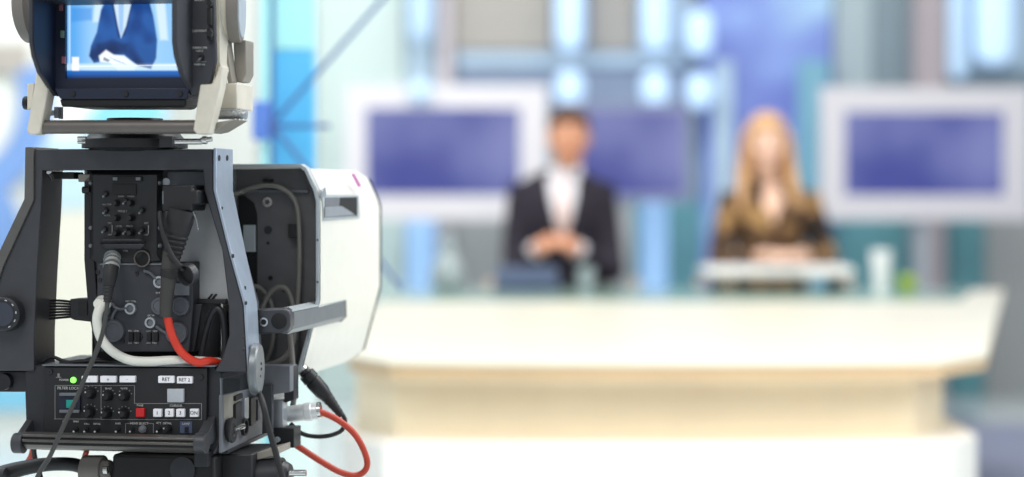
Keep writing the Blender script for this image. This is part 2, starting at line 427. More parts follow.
for pts in ([(126, 308), (120, 309), (115, 307), (112, 303)], [(117, 309), (113, 315), (112, 320)], [(156, 326), (161, 330), (167, 334)], [(156, 279), (150, 273), (144, 271)]):
    mb = MB(); mb.tube([L(x, y, .009) for x, y in pts], 1.5*PX, n=8); part(mb, 'cap_strap', 'rubber_cap', cp)
mb = MB(); mb.rect(174, 283, 189, 295.5, .009, .006); part(mb, 'hatch', 'cap_grey', cp, .001)
for x in (130.6, 137.6, 148.6, 155.6):
    mb = MB(); mb.rect(x-2.1, 332.6, x+2.1, 341.4, .008, .005); part(mb, 'switch', 'deep_black', cp, .0006)
for x, y, s in ((131, 301.5, 'RET CTRL'), (151, 315.6, 'DC IN'), (133.5, 331, 'MIC  LINE'), (152, 331, 'CH1  CH2'), (133.5, 343, 'AES  +48V'), (152, 343, 'AES  +48V'), (158, 293, 'EXT')):
    text('lettering', s, 'print_white', cp, L(x, y, .0112), 2.6*PX)
for x, y in ((137, 273), (98, 272), (100, 280), (123, 341), (141, 336.5)):
    mb = MB(); mb.lathe(L(x, y, .012), (0, -1, 0), [(0, 2.2*PX), (.002, 1.9*PX), (.002, .8*PX), (.001, .7*PX)], 14); part(mb, 'screw', 'dark_metal', cp)

# --- multi-way ribbed connector at left
mb = MB()
for k in range(7): mb.tube([L(44, 301+k*3.0, .045), L(58, 300.5+k*2.9, .04), L(74, 302+k*2.4, .03)], 1.35*PX, n=6)
rb = part(mb, 'ribbon_cable', 'black_plastic')
mb = MB(); mb.plate([(70, 299), (90, 298), (92, 322), (74, 320), (70, 318)], .02, .03); part(mb, 'ribbon_plug', 'black_plastic', bevel=.001)
mb = MB(); mb.plate([(78, 302), (87, 302), (87, 315), (78, 315)], .0185, .003); part(mb, 'plug_face', 'deep_black')

# --- connector block at upper right of rear
mb = MB(); mb.plate([(162, 185), (192, 185), (192, 190), (197, 190), (197, 204), (192, 204), (191, 211), (162, 211)], -.022, .05); part(mb, 'connector_block', 'panel_black', bevel=.0015)
mb = MB(); mb.cyl(L(163, 191, -.022), L(163, 204, -.022), .0008); mb.tube([L(193, 212, -.02), L(196, 220, -.02), L(197.5, 228, -.02)], .7*PX, n=8); mb.ell(L(197.5, 229, -.02), (1.4*PX,)*3); part(mb, 'retaining_clip', 'cap_grey')

# --- control unit (bottom box)
mb = MB(); mb.plate([(24, 372), (30, 365), (214, 366), (222, 372), (222, 440), (214, 455), (196, 452), (40, 450), (26, 436)], .004, .15); cu = part(mb, 'control_unit', 'dark_metal', bevel=.002)
mb = MB(); mb.plate([(44, 367), (207, 368), (206, 436), (43, 434)], -.004, .01); pn = part(mb, 'control_panel', 'panel_black', bevel=.001)
mb = MB(); mb.plate([(42, 364.5), (215, 365.5), (215, 367), (42, 366)], -.006, .03); part(mb, 'panel_lip', 'cap_grey', bevel=.0004)
FW = -.0045
def line(x0, y0, x1, y1, t=.45, m='print_dim'):
    mb = MB()
    if abs(x1-x0) > abs(y1-y0): mb.rect(min(x0, x1), min(y0, y1)-t/2, max(x0, x1), max(y0, y1)+t/2, FW, .0008)
    else: mb.rect(min(x0, x1)-t/2, min(y0, y1), max(x0, x1)+t/2, max(y0, y1), FW, .0008)
    return mb
mb = MB()
for (x0, y0, x1, y1) in ((55, 385.5, 134.5, 385.5), (55, 385.5, 54, 419), (54, 419, 101, 419.5), (101, 386, 101, 419.5), (134.5, 385.5, 134.5, 403.5), (134.5, 403.5, 201.5, 403.5), (201.5, 403.5, 201.5, 419.5), (101, 419.5, 201.5, 419.5),
                         (125.5, 423.5, 125.5, 433), (125.5, 423.5, 132, 423.5), (147, 423.5, 153.3, 423.5), (153.3, 423.5, 153.3, 433)):
    t = .5
    if abs(x1-x0) > abs(y1-y0): mb.rect(x0, y0-t/2, x1, y0+t/2, FW, .0008)
    else: mb.rect(x0-t/2, y0, x0+t/2, y1, FW, .0008)
part(mb, 'printed_outline', 'print_dim', pn)
mb = MB(); mb.lathe(L(73.5, 380, FW), (0, -1, 0), [(0, 3.1*PX), (.002, 2.8*PX), (.003, 1.5*PX), (.0032, .1*PX)], 20); part(mb, 'power_lamp', 'led_green', pn)['label'] = 'lit green power lamp'
def button(x0, y0, x1, y1, m='button_white', h=.004, lab=None, s='', sz=3.2):
    mb = MB(); mb.rect(x0, y0, x1, y1, FW-h, h+.001); k = part(mb, 'button', m, pn, .0006)
    if lab: k['label'] = lab
    if s: text('button_lettering', s, 'panel_black', pn, L((x0+x1)/2, (y0+y1)/2, FW-h-.0003), sz*PX*1.25)
button(81.5, 376, 96.8, 382.5, s='-', sz=3); button(100, 376, 115.8, 382.5, s='o', sz=3); button(119.3, 376, 135, 382.5, s='-', sz=3)
button(158, 376, 173.8, 383, s='RET', sz=4); button(176.7, 376.5, 192, 383.5, s='RET 2', sz=3.8)
button(167, 389, 183.5, 402.5, 'button_clear', lab='grey translucent button')
button(135.7, 408.3, 144, 417, 'button_red', lab='red button')
for x, s in ((153, '1'), (164.8, '2'), (176, '3'), (189.7, 'ON')): button(x, 409, x+8.3, 417, s=s, sz=4)
# clear guarded teal button
mb = MB(); mb.rect(58, 392, 80, 413, FW-.003, .004); g = part(mb, 'guarded_switch', 'navy_plastic', pn, .001)
mb = MB(); mb.rect(59, 393, 79, 396, FW-.006, .004); mb.rect(59, 410, 79, 413, FW-.006, .004); part(mb, 'switch_guard', 'cap_grey', pn, .0006)
mb = MB(); mb.rect(66, 400, 74.5, 408, FW-.006, .004); part(mb, 'teal_button', 'teal_button', pn, .0006)
def pknob(x, y, r=4.6, dots=True, ang=140):
    c = L(x, y, FW); mb = MB(); rr = r*PX; mb.lathe(c, (0, -1, 0), [(0, rr*1.1), (.002, rr), (.009, rr*.82), (.0105, rr*.6)], 18)
    a = math.radians(ang); k = part(mb, 'knob', 'black_plastic', pn)
    mb = MB(); mb.ell(c+Vector((math.cos(a)*rr*.6, -.0102, math.sin(a)*rr*.6)), (.9*PX,)*3, nu=8, nv=6); part(mb, 'knob_pointer', 'print_white', pn)
    if dots:
        mb = MB()
        for k in range(5):
            q = math.radians(20+k*30); mb.box(c+Vector((math.cos(q)*rr*1.5, 0, math.sin(q)*rr*1.5)), (.0012, .0006, .0012), Matrix.Rotation(-q, 3, 'Y'))
        part(mb, 'knob_scale', 'print_dim', pn)
pknob(91, 393.5, 5.2); pknob(90, 412, 5.2); pknob(108.5, 396, 4.8); pknob(125, 396, 4.8); pknob(107, 413.5, 4.8); pknob(124.5, 413.5, 4.8)
pknob(168.5, 429, 3.6, False)
for x in (76.5, 87, 97.5, 118.5, 132.5, 159.5):
    c = L(x, 429, FW); mb = MB(); mb.lathe(c, (0, -1, 0), [(0, 2.3*PX), (.002, 2*PX)], 12); mb.cyl(c, c+Vector((0, -.008, -.002)), .001, .0013, 8); part(mb, 'toggle', 'black_plastic', pn)
    mb = MB(); mb.ell(c+Vector((0, -.0085, -.0022)), (1.1*PX,)*3, nu=8, nv=6); part(mb, 'toggle_tip', 'print_white', pn)
mb = MB(); mb.lathe(L(143, 429, FW), (0, -1, 0), [(0, 4*PX), (.003, 3.8*PX), (.006, 2.4*PX), (.0065, .3*PX)], 18); part(mb, 'push_button', 'cap_grey', pn)
mb = MB(); mb.rect(180, 421.5, 192, 433, FW-.0004, .001); part(mb, 'label_plate', 'laptop_grey', pn)
mb = MB(); mb.rect(184.6, 427, 188, 432.4, FW-.002, .003); part(mb, 'switch', 'deep_black', pn)
for (x, y, s, z) in ((64, 380, 'POWER', 2.2), (69, 388.3, 'FILTER LOCAL', 3.0), (65, 421.5, 'CAM', 1.9), (76, 421.5, 'BARS', 1.9), (87, 424, 'CALL', 1.9), (97, 424, 'DETAIL', 1.9), (118, 423.5, 'KNEE', 1.9), (139.3, 423.5, 'HEAD SELECT', 2.4),
                     (164, 423.3, 'ATT  DETAIL', 2.2), (186, 424, 'LAMP', 2.4), (140, 405.5, 'PAGE', 2.2), (176, 405.7, 'CURSOR', 2.6), (108.5, 388.5, 'BLACK', 1.8), (124, 388.5, 'WHITE', 1.8)):
    text('lettering', s, 'print_white', pn, L(x, y, FW-.0007), z*PX*1.3)
mb = MB()
for k, (x, y) in enumerate(((50.5, 371.5), (201, 377))): mb.lathe(L(x, y, FW), (0, -1, 0), [(0, 2.6*PX), (.002, 2.3*PX), (.002, 1*PX), (.001, .9*PX)], 14)
part(mb, 'screw', 'dark_metal', pn)
mb = MB(); mb.rect(57.5, 373.5, 59.5, 377.5, FW, .0008); mb.rect(56, 377, 61, 377.7, FW, .0008); part(mb, 'printed_symbol', 'print_dim', pn)
# grab bar with end brackets
mb = MB(); ys = [(433.5, -.034), (436, -.040), (438, -.040), (438.6, -.037), (440, -.037), (440.6, -.041), (443, -.041), (443.6, -.037), (446, -.038), (449.5, -.034), (452, -.028), (451, -.018), (436, -.018)]
base = L(24, 433, -.03)
def barp(x): return [Vector((L(x, 440, -.035).x, w, L(110, y, -.035).z)) for y, w in ys]
mb.loft([barp(24), barp(196)]); gb = part(mb, 'grab_bar', 'bar_metal', bevel=.0004)
for y0_, y1_ in ((438.2, 440.3), (443.3, 446.3)):
    mb = MB(); xa_ = L(24.6, 440, -.035).x; xb_ = L(195.6, 440, -.035).x; za_ = L(110, y0_, -.037).z; zb_ = L(110, y1_, -.037).z
    mb.prism([Vector((xa_, -.0385, za_)), Vector((xb_, -.0385, za_)), Vector((xb_, -.0385, zb_)), Vector((xa_, -.0385, zb_))], (0, .004, 0)); part(mb, 'bar_groove', 'deep_black', gb)
for xa, xb in ((14, 24.5), (196, 207)):
    mb = MB(); c0 = L(xa, 443, -.031); c1 = L(xb, 443, -.031)
    mb.lathe(c0, (1, 0, 0), [(0, 9.4*PX), (.001, 10.2*PX), (c1.x-c0.x, 10.2*PX)], 26)
    part(mb, 'bar_end', 'frame_metal', bevel=.0006)
mb = MB(); mb.loft([[L(15, 436, -.03), L(24, 434, -.03), L(24, 446, -.02), L(15, 446, -.02)], [L(27, 418, .006), L(33, 419, .006), L(35, 432, .006), L(28, 432, .006)]]); part(mb, 'bar_bracket', 'frame_metal', bevel=.001)
mb = MB(); mb.loft([[L(196, 437, -.03), L(207, 437, -.03), L(207, 448, -.02), L(196, 448, -.02)], [L(206, 416, .004), L(216, 416, .004), L(217, 440, .004), L(206, 440, .004)]]); part(mb, 'bar_bracket', 'frame_metal', bevel=.001)

# --- right side of control unit
us = L(222, 400, .004).x
mb = MB(); mb.side([(221, 378), (245, 372), (292, 372), (292, 396), (262, 405), (240, 413), (222, 420)], us, -.002); part(mb, 'side_beam', 'frame_light', bevel=.001)
mb = MB(); mb.side([(222, 395), (262, 386), (284, 404), (284, 424), (222, 453)], us+.002, -.004); ss = part(mb, 'side_plate', 'cap_grey', bevel=.001)
mb = MB(); mb.side([(224, 395.5), (240, 392), (240, 402), (233, 405), (233, 418), (224, 420)], us+.003, -.002); part(mb, 'side_tab', 'cream_dark', ss)
mb = MB(); mb.side([(228, 450), (284, 424), (284, 428), (228, 454)], us+.003, -.02); part(mb, 'side_edge', 'dark_metal', bevel=.0006)
for (poly, m) in (([(236, 404), (242, 401), (242, 426), (236, 429)], 'panel_black'), ([(251, 398), (256, 396), (256, 424), (251, 426)], 'black_plastic'), ([(236, 396), (243, 393), (243, 398), (236, 401)], 'deep_black'), ([(245, 398), (249, 397), (249, 418), (245, 420)], 'satin_alu'),
                  ([(258, 400), (261, 399), (261, 420), (258, 421)], 'cap_grey')):
    mb = MB(); mb.side(poly, us+.006, -.006); part(mb, 'side_switch', m, ss, .0006)
c = R(229, 430, us+.004); mb = MB(); mb.lathe(c, (1, 0, 0), [(0, 12*PX), (.004, 13*PX), (.006, 12*PX), (.006, 7*PX), (.004, 6*PX), (.004, 2*PX)], 28); part(mb, 'side_wheel', 'black_plastic', ss)
mb = MB(); mb.cyl(R(233, 430, us+.008), R(243, 426, us+.008), 3*PX); part(mb, 'side_plug', 'chrome', ss)
mb = MB(); mb.ring(R(243, 427, us+.004), (1, 0, 0), 9*PX, 7*PX, .004); part(mb, 'wheel_guard', 'dark_metal', ss)
# bracket uprights further along
mb = MB(); mb.loft([[L(262, 386, .1), L(272, 384, .1), L(272, 432, .1), L(262, 434, .1)], [L(264, 386, .108), L(274, 384, .108), L(274, 432, .108), L(264, 434, .108)]]); part(mb, 'bracket_rib', 'frame_metal', bevel=.0008)
mb = MB(); mb.rect(270, 400, 283, 431, .12, .02); part(mb, 'terminal_block', 'satin_alu', bevel=.001)
mb = MB(); mb.rect(272, 428, 294, 448, .115, .03); part(mb, 'clamp_block', 'black_plastic', bevel=.001)
mb = MB(); mb.cyl(L(276, 440, .11), L(293, 434, .16), 3*PX); part(mb, 'clamp_bar', 'rim_light')
mb = MB(); mb.plate([(284, 372), (294, 366), (294, 400), (284, 403)], .12, .02); part(mb, 'rear_strut', 'dark_metal', bevel=.001)
mb = MB(); mb.plate([(240, 366), (290, 366), (290, 392), (240, 400)], .105, .03); part(mb, 'tray_end', 'cap_grey', bevel=.001)
# hinge disc on the right leg
c = L(249, 369, .008); c.x = L(247, 369, 0).x+.003
mb = MB(); mb.lathe(c, (.99, .12, 0), [(0, 24*PX), (.002, 25.5*PX), (.008, 25.5*PX), (.010, 24*PX), (.0103, .2*PX)], 44); hd = part(mb, 'hinge_disc', 'disc_grey')
for dy, dz in ((-.004, .006), (.004, .006), (-.004, 0), (.004, 0), (0, -.008)):
    mb = MB(); mb.lathe(c+Vector((.0100, dy, dz)), (1, 0, 0), [(0, .0018), (.0007, .0016)], 10); part(mb, 'bolt', 'black_plastic', hd)

# --- side grip (rectangular alloy tube reaching forward)
mb = MB(); mb.plate([(248, 310), (284, 308), (289, 311), (290, 315), (290, 326), (288, 331), (283, 333), (248, 335)], .05, .02); gr = part(mb, 'side_grip', 'frame_metal', bevel=.002)
c = L(279, 321, .05); mb = MB(); mb.lathe(c, (0, -1, 0), [(-.001, 8*PX), (.0012, 8*PX), (.0015, 7*PX)], 26); part(mb, 'grip_cap', 'deep_black', gr)
c = L(264, 322, .05); mb = MB(); mb.ring(c, (0, -1, 0), 4.6*PX, 2.8*PX, .0015); part(mb, 'grip_washer', 'chrome', gr)
mb = MB(); mb.lathe(c, (0, -1, 0), [(0, 2.8*PX), (.0008, 2.6*PX)]); part(mb, 'grip_screw', 'deep_black', gr)
g0 = [L(284, 309, .062), L(292, 312, .062), L(292.5, 329, .062), L(287, 334.5, .062), L(280, 333, .062), L(278, 310, .062)]
tx = L(322, 300, .2)-L(279, 312, .062)
far = R(345, 301, g0[1].x+.002); d = far-g0[1]
g1 = [p+d for p in g0]
mb = MB(); mb.loft([g0, g1]); part(mb, 'grip_tube', 'disc_grey', gr, .0012)
mb = MB(); q_ = (0, 0, .0006); mb.prism([g0[0]+Vector(q_), g0[1]+Vector((.0006, 0, .0004)), g1[1]+Vector((.0006, 0, .0004)), g1[0]+Vector(q_)], (0, 0, .0012)); part(mb, 'grip_highlight', 'rim_light', gr)  # pale strip paints the bright highlight along the top edge of the tube
mb = MB(); mb.loft([[p+(p-sum(g1, Vector())/6)*.06 for p in g1], [p+(p-sum(g1, Vector())/6)*.06+d*.025 for p in g1]]); part(mb, 'grip_end', 'cream_dark', gr, .0006)

# --- big lens housing: dark hollow back and white side cover
w0 = .17; w1 = w0
back = [(231, 164), (300, 164), (306, 168), (316, 190), (319, 200), (319, 300), (300, 372), (290, 380), (231, 380)]
ins = [(233, 170), (297, 170), (303, 174), (311, 194), (312, 300), (296, 368), (233, 370)]
oc = [L(x, y, w0) for x, y in back]
# rim ring shape (outer minus inner) as strips
mb = MB()
ri = [L(x, y, w0) for x, y in ((231, 167), (299, 167), (304.5, 171), (313.5, 191), (316, 201), (316, 300), (297, 371), (288, 377), (231, 377))]
rings = [oc, [p+Vector((0, .02, 0)) for p in oc], [p+Vector((0, .02, 0)) for p in ri], ri, oc]
mb.loft(rings, caps=False); lh = part(mb, 'lens_housing', 'rim_light')
mb = MB(); rd = [p+Vector((0, .03, 0)) for p in ri]; mb.loft([ri, [p+Vector((-.004, .012, 0)) for p in ri], rd], caps=False)
mb.face([mb.bm.verts.new(p) for p in rd]); part(mb, 'housing_recess', 'recess_grey', lh)
mb = MB(); mb.plate([(236, 196), (245, 196), (254, 203), (257, 214), (257, 300), (254, 372), (236, 372)], w0+.0285, .002); part(mb, 'cavity', 'deep_black', lh)
mb = MB(); mb.rect(243, 225, 255, 252, w0+.024, .006); part(mb, 'module', 'rim_light', lh, .0008)
mb = MB(); mb.plate([(233, 190), (308, 190), (308, 192.5), (233, 192.5)], w0+.025, .004); part(mb, 'recess_ridge', 'cap_grey', lh)
mb = MB(); mb.rect(263, 179, 273, 182, w0+.027, .003); part(mb, 'recess_slot', 'deep_black', lh)
c = L(268, 202, w0+.03); mb = MB(); mb.ring(c, (0, -1, 0), 5*PX*1.08, 2.6*PX, .003); part(mb, 'washer', 'chrome', lh)
for x, y, r in ((268, 230, 4.5), (270.5, 278, 2.6), (268, 243, 1.5), (284, 290, 2)):
    mb = MB(); mb.lathe(L(x, y, w0+.03), (0, -1, 0), [(0, r*PX), (.0012, r*PX*.9)], 18); part(mb, 'stud', 'panel_grey' if r > 4 else 'deep_black', lh)
mb = MB(); mb.rect(288, 224, 298, 238, w0+.016, .014); part(mb, 'cable_clip', 'black_plastic', lh, .001)
# white cover extruding forward
cov0 = [L(x, y, w0+.004) for x, y in ((222, 166), (300.5, 165), (307.5, 169), (317.5, 190), (320.5, 200), (320.5, 300), (302, 371.5), (291, 380), (222, 380))]
def cov(dy, ext=0, dz=0):
    return [p+Vector((ext, dy, 0)) for p in cov0]
def shr(r, k, cz=None):
    c = sum(r, Vector())/len(r); return [c+(p-c)*k+Vector((0, 0, 0)) for p in r]
pxr = R(381, 250, cov0[4].x); D = pxr.y-cov0[4].y
rA = cov(0); rB = cov(D*.80)
mb = MB()
# profile: top sits slightly lower than the rim; far end rounded
def low(r, dz): return [Vector((p.x, p.y, p.z-dz if p.z > r[4].z-.01 else p.z)) for p in r]
rA2 = low(cov(.006), .004); rC = low(cov(D*.86), .004); rD = low(shr(cov(D*.96), .985), .006); rE = low(shr(cov(D), .955), .008)
mb.loft([rA, low(cov(.004), .0), rA2, rC, rD, rE], caps=False); mb.face([mb.bm.verts.new(p) for p in rE]); part(mb, 'side_cover', 'white_paint', lh)['label'] = 'smooth white cover of the lens housing'
# far black edge seam
mb = MB(); mb.loft([shr(rE, 1.022), [p+Vector((0, .007, 0)) for p in shr(rE, 1.022)], [p+Vector((0, .009, 0)) for p in shr(rE, .97)]]); part(mb, 'front_gasket', 'dark_metal', lh)
# handle recess in white cover
u = cov0[4].x
mb = MB(); o4 = [R(322, 195, u+.0006), R(359, 195, u+.0006), R(360, 218, u+.0006), R(323, 221, u+.0006)]
i4 = [R(325, 197.5, u+.0022), R(357, 197, u+.0022), R(357, 216, u+.0022), R(325, 217.5, u+.0022)]
cI = [p+Vector((-.003, 0, 0)) for p in i4]
mb.loft([o4, i4], caps=False); rc = part(mb, 'recess_frame', 'rim_light', lh)
mb = MB(); mb.prism(cI, (.0035, 0, 0)); part(mb, 'grip_recess', 'cap_grey', lh)
mb = MB(); mb.prism([R(340, 197.5, u+.0024), R(357, 197, u+.0024), R(357, 216, u+.0024), R(345, 211, u+.0024), R(339, 206, u+.0024)], (.0006, 0, 0)); part(mb, 'recess_pocket', 'deep_black', lh)
mb = MB(); mb.prism([R(325, 207, u+.0025), R(341, 206, u+.0025), R(354, 214.5, u+.0025), R(325, 217, u+.0025)], (.0012, 0, 0)); part(mb, 'recess_lip', 'satin_alu', lh)
mb = MB(); mb.prism([R(351, 173.5, u+.0004), R(354, 173.5, u+.0004), R(361, 186.5, u+.0004), R(358, 187, u+.0004)], (.0008, 0, 0)); part(mb, 'magenta_mark', 'magenta_mark', lh)['label'] = 'small magenta mark'
mb = MB(); mb.prism([R(320.5, 190, u), R(324, 187, u), R(325, 196, u), R(320.5, 198, u)], (.002, 0, 0)); part(mb, 'hinge', 'satin_alu', lh, .0006)
for y in (240, 282): 
    mb = MB(); mb.lathe(L(317.6, y, w0-.0005), (0, -1, 0), [(0, 1.2*PX), (.0008, 1*PX)], 10); part(mb, 'screw', 'dark_metal', lh)
mb = MB(); c = sum(rE, Vector())/len(rE); mb.lathe(c+Vector((-.02, .004, 0)), (0, 1, 0), [(0, .045), (.006, .045), (.006, .04), (.003, .005)], 40); part(mb, 'front_glass', 'black_plastic', lh)

# ================================================================== VIEWFINDER
vf = thing('camera_viewfinder', L(130, 120, 0), 'hooded viewfinder with lit blue screen on top of the studio camera', 'viewfinder', space=B)
def vpart(mb, name, m, parent=vf, bevel=0, **k): return mb.build(name, m, parent, B, bevel, **k)
ws = -.062; wf = -.125
mb = MB(); mb.plate([(62, -34), (178, -34), (178, 80), (178, 100), (172, 107), (70, 107), (62, 100), (57, 84)], ws+.004, .08); hs = vpart(mb, 'viewfinder_housing', 'deep_black', bevel=.004)
# hood side walls with curved lower edge, profile in depth/height
zt = L(100, -6, wf).z
def hood_profile(xa, thick):
    top = L(xa, -8, wf); pts = []
    prof = [(wf, -40), (wf, 18), (wf, 42), (wf+.006, 56), (wf+.022, 72), (wf+.05, 86), (ws+.004, 96), (ws+.02, 96), (ws+.02, -40)]
    base = L(xa, 40, wf).x
    return [Vector((base, w, L(xa, y, wf if w < ws else ws).z)) for w, y in prof]
lw = hood_profile(28.5, 0); mb = MB(); mb.prism(lw, (.0045, 0, 0)); hl = vpart(mb, 'hood_wall', 'panel_grey', bevel=.001)
rw = hood_profile(171.5, 0); mb = MB(); mb.prism(rw, (.0065, 0, 0)); hr = vpart(mb, 'hood_wall', 'panel_grey', bevel=.001)
xl, xr = lw[0].x, rw[0].x+.0065
mb = MB(); z5 = L(100, -1.2, wf).z; mb.prism([Vector((xl, wf, z5)), Vector((xr, wf, z5)), Vector((xr, wf, z5+.012)), Vector((xl, wf, z5+.012))], (0, .09, 0)); vpart(mb, 'hood_top', 'black_plastic', bevel=.001)
# inner left lining and screen bezel
mb = MB(); mb.prism([p+Vector((.0046, .002, 0)) for p in lw], (.0008, 0, 0)); vpart(mb, 'hood_lining', 'navy_plastic')
mb = MB()
xs0 = L(66, 40, ws).x; xs1 = L(181.5, 40, ws).x; zs1 = L(100, 3, ws).z; zs0 = L(100, 71, ws).z
def fr4(x0, x1, z0, z1, w): return [Vector((x0, w, z0)), Vector((x1, w, z0)), Vector((x1, w, z1)), Vector((x0, w, z1))]
xo0 = lw[0].x+.004; xo1 = rw[0].x+.003; zo0 = L(100, 92, ws).z; zo1 = L(100, -8, ws).z
mb.loft([fr4(xo0, xo1, zo0, zo1, ws+.006), fr4(xo0, xo1, zo0, zo1, ws-.002), fr4(xs0, xs1, zs0-.008, zs1+.004, ws-.002), fr4(xs0, xs1, zs0-.008, zs1+.004, ws+.006)], caps=False)
vpart(mb, 'screen_bezel', 'navy_plastic', smooth=False)
for y, m in ((7, 'tally_pink'), (34, 'tally_green'), (60, 'tally_pink')):
    mb = MB(); mb.rect(58.5+y*.05, y-3.6, 62+y*.05, y+3.6, ws-.0045, .004); vpart(mb, 'tally_lamp', m, bevel=.0004)
# screen with its picture
def smooth(a, b, x): t = max(0, min(1, (x-a)/(b-a))); return t*t*(3-2*t)
def inside(poly, x, y, s=1.2):
    # signed soft membership
    best = 1e9; ins_ = False; n = len(poly); j = n-1
    for i in range(n):
        xi, yi = poly[i]; xj, yj = poly[j]
        if ((yi > y) != (yj > y)) and x < (xj-xi)*(y-yi)/(yj-yi)+xi: ins_ = not ins_
        dx, dy = xj-xi, yj-yi; t = max(0, min(1, ((x-xi)*dx+(y-yi)*dy)/(dx*dx+dy*dy+1e-9)))
        best = min(best, math.hypot(x-xi-dx*t, y-yi-dy*t)); j = i
    return smooth(-s, s, best if ins_ else -best)
def pic(x, y):
    def c(h): return Vector(lin(h)[:3])
    col = c('5aa9ee').lerp(c('a5d4fa'), smooth(70, 98, x)*.8)
    col = col.lerp(c('8cc4f6'), smooth(150, 175, x)*.6)
    col = col.lerp(c('3f8fe0'), .6*inside([(71, 8), (92, 8), (92, 20), (71, 22)], x, y, 2))
    col = col.lerp(c('d8efff'), .8*inside([(95, 0), (103, 0), (99, 22), (93, 22)], x, y, 2))
    col = col.lerp(c('e6f6ff'), .7*inside([(155, 0), (165, 0), (168, 40), (160, 40)], x, y, 2))
    suit = [(106, 0), (101, 10), (97, 32), (91, 46), (89, 56), (94, 63), (104, 61), (112, 55), (124, 55), (138, 66), (151, 69), (156, 58), (157, 40), (153, 15), (149, 0)]
    col = col.lerp(c('0e3f86').lerp(c('0a2c64'), smooth(30, 60, y)), inside(suit, x, y, 1.4))
    from mathutils import noise as _n
    col = col.lerp(c('2a68b8'), max(0, min(.55, .4+_n.noise(Vector((x*.07, y*.05, 1)))))*inside(suit, x, y, 1.4))
    col = col.lerp(c('061f4e'), .6*inside([(96, 44), (112, 40), (128, 44), (126, 52), (108, 54), (98, 58)], x, y, 3))
    col = col.lerp(c('061f4e'), .6*inside([(111, 0), (116, 0), (121, 36), (118, 38)], x, y, 1.2)); col = col.lerp(c('061f4e'), .6*inside([(134, 0), (130, 0), (122, 36), (125, 36)], x, y, 1.2))
    col = col.lerp(c('cfe6fb'), inside([(113, 0), (132, 0), (126, 26), (121, 38), (118, 26)], x, y, 1.2))
    col = col.lerp(c('8fbdec'), .8*inside([(118.5, 0), (124, 0), (123, 30), (121, 36), (119, 26)], x, y, 1))
    col = col.lerp(c('f4fbff'), inside([(99, 56), (106, 50), (114, 55), (124, 56), (137, 66), (134, 70), (118, 70), (110, 63), (100, 62)], x, y, 1.4))
    for k_ in range(4):
        col = col.lerp(c('7fb0e4'), .6*inside([(110+k_*4, 57+k_*1.5), (117+k_*4, 61+k_*1.6), (117+k_*4, 61.8+k_*1.6), (110+k_*4, 58+k_*1.5)], x, y, .7))
    col = col.lerp(c('05204c'), .7*inside([(104, 57), (110, 60), (108, 62), (103, 60)], x, y, 1))
    col = col.lerp(c('d9f0ff'), .75*smooth(62, 65.5, y)*(1-inside(suit, x, y, 1.2)*.8)*(1-smooth(69, 71, y)))
    col = col.lerp(c('ffffff'), .9*inside([(72, 57), (79, 57), (79, 71), (72, 71)], x, y, .8))
    col = col.lerp(c('ffffff'), .8*inside([(72, 66), (182, 64.5), (182, 65.5), (72, 67)], x, y, .5))
    col = col.lerp(c('1a62b8'), smooth(70, 71.5, y)); col = col.lerp(c('0a2a5c'), smooth(71.8, 79, y))
    col = col.lerp(c('0d55b8'), 1-smooth(66.5, 67.2, x)); col = col.lerp(c('b9dcff'), .9*smooth(68.2, 69, x)*(1-smooth(70, 71, x))*(1-smooth(69, 71, y)))
    return col
me = bpy.data.meshes.new('screen'); nx, ny = 150, 96; vs = []; fs = []; cols = []
Ti = WM[vf.name].inverted() @ B
for j in range(ny+1):
    for i in range(nx+1):
        x = 64+(184-64)*i/nx; y = -2+(81+2)*j/ny
        vs.append(Ti @ L(x, y, ws+.003)); cols.append(pic(x, y))
for j in range(ny):
    for i in range(nx): a = j*(nx+1)+i; fs.append((a, a+1, a+nx+2, a+nx+1))
me.from_pydata([tuple(v) for v in vs], [], fs); at_ = me.color_attributes.new('picture', 'FLOAT_COLOR', 'POINT')
for k, cc in enumerate(cols): at_.data[k].color = (cc[0], cc[1], cc[2], 1)
me.materials.append(M['viewfinder_picture']); so = bpy.data.objects.new('screen', me); C.objects.link(so); so.parent = vf
so['label'] = 'lit blue screen showing a suited person with folded hands'
# lower front plate with screws
mb = MB(); mb.plate([(54, 88), (190, 88), (187, 99), (60, 99)], ws-.010, .02); lp = vpart(mb, 'lower_plate', 'navy_plastic', bevel=.001)
mb = MB(); mb.loft([[L(60, 99, ws-.008), L(187, 99, ws-.008), L(187, 99, ws+.01), L(60, 99, ws+.01)], [L(62, 107, ws-.004), L(186, 107, ws-.004), L(186, 107, ws+.02), L(62, 107, ws+.02)]]); vpart(mb, 'lower_lip', 'deep_black', bevel=.002)
for x in (73, 126, 180):
    mb = MB(); mb.lathe(L(x, 94, ws-.010), (0, -1, 0), [(0, 3*PX), (.0015, 2.6*PX), (.0015, 1*PX)], 16); vpart(mb, 'screw', 'black_plastic', lp)
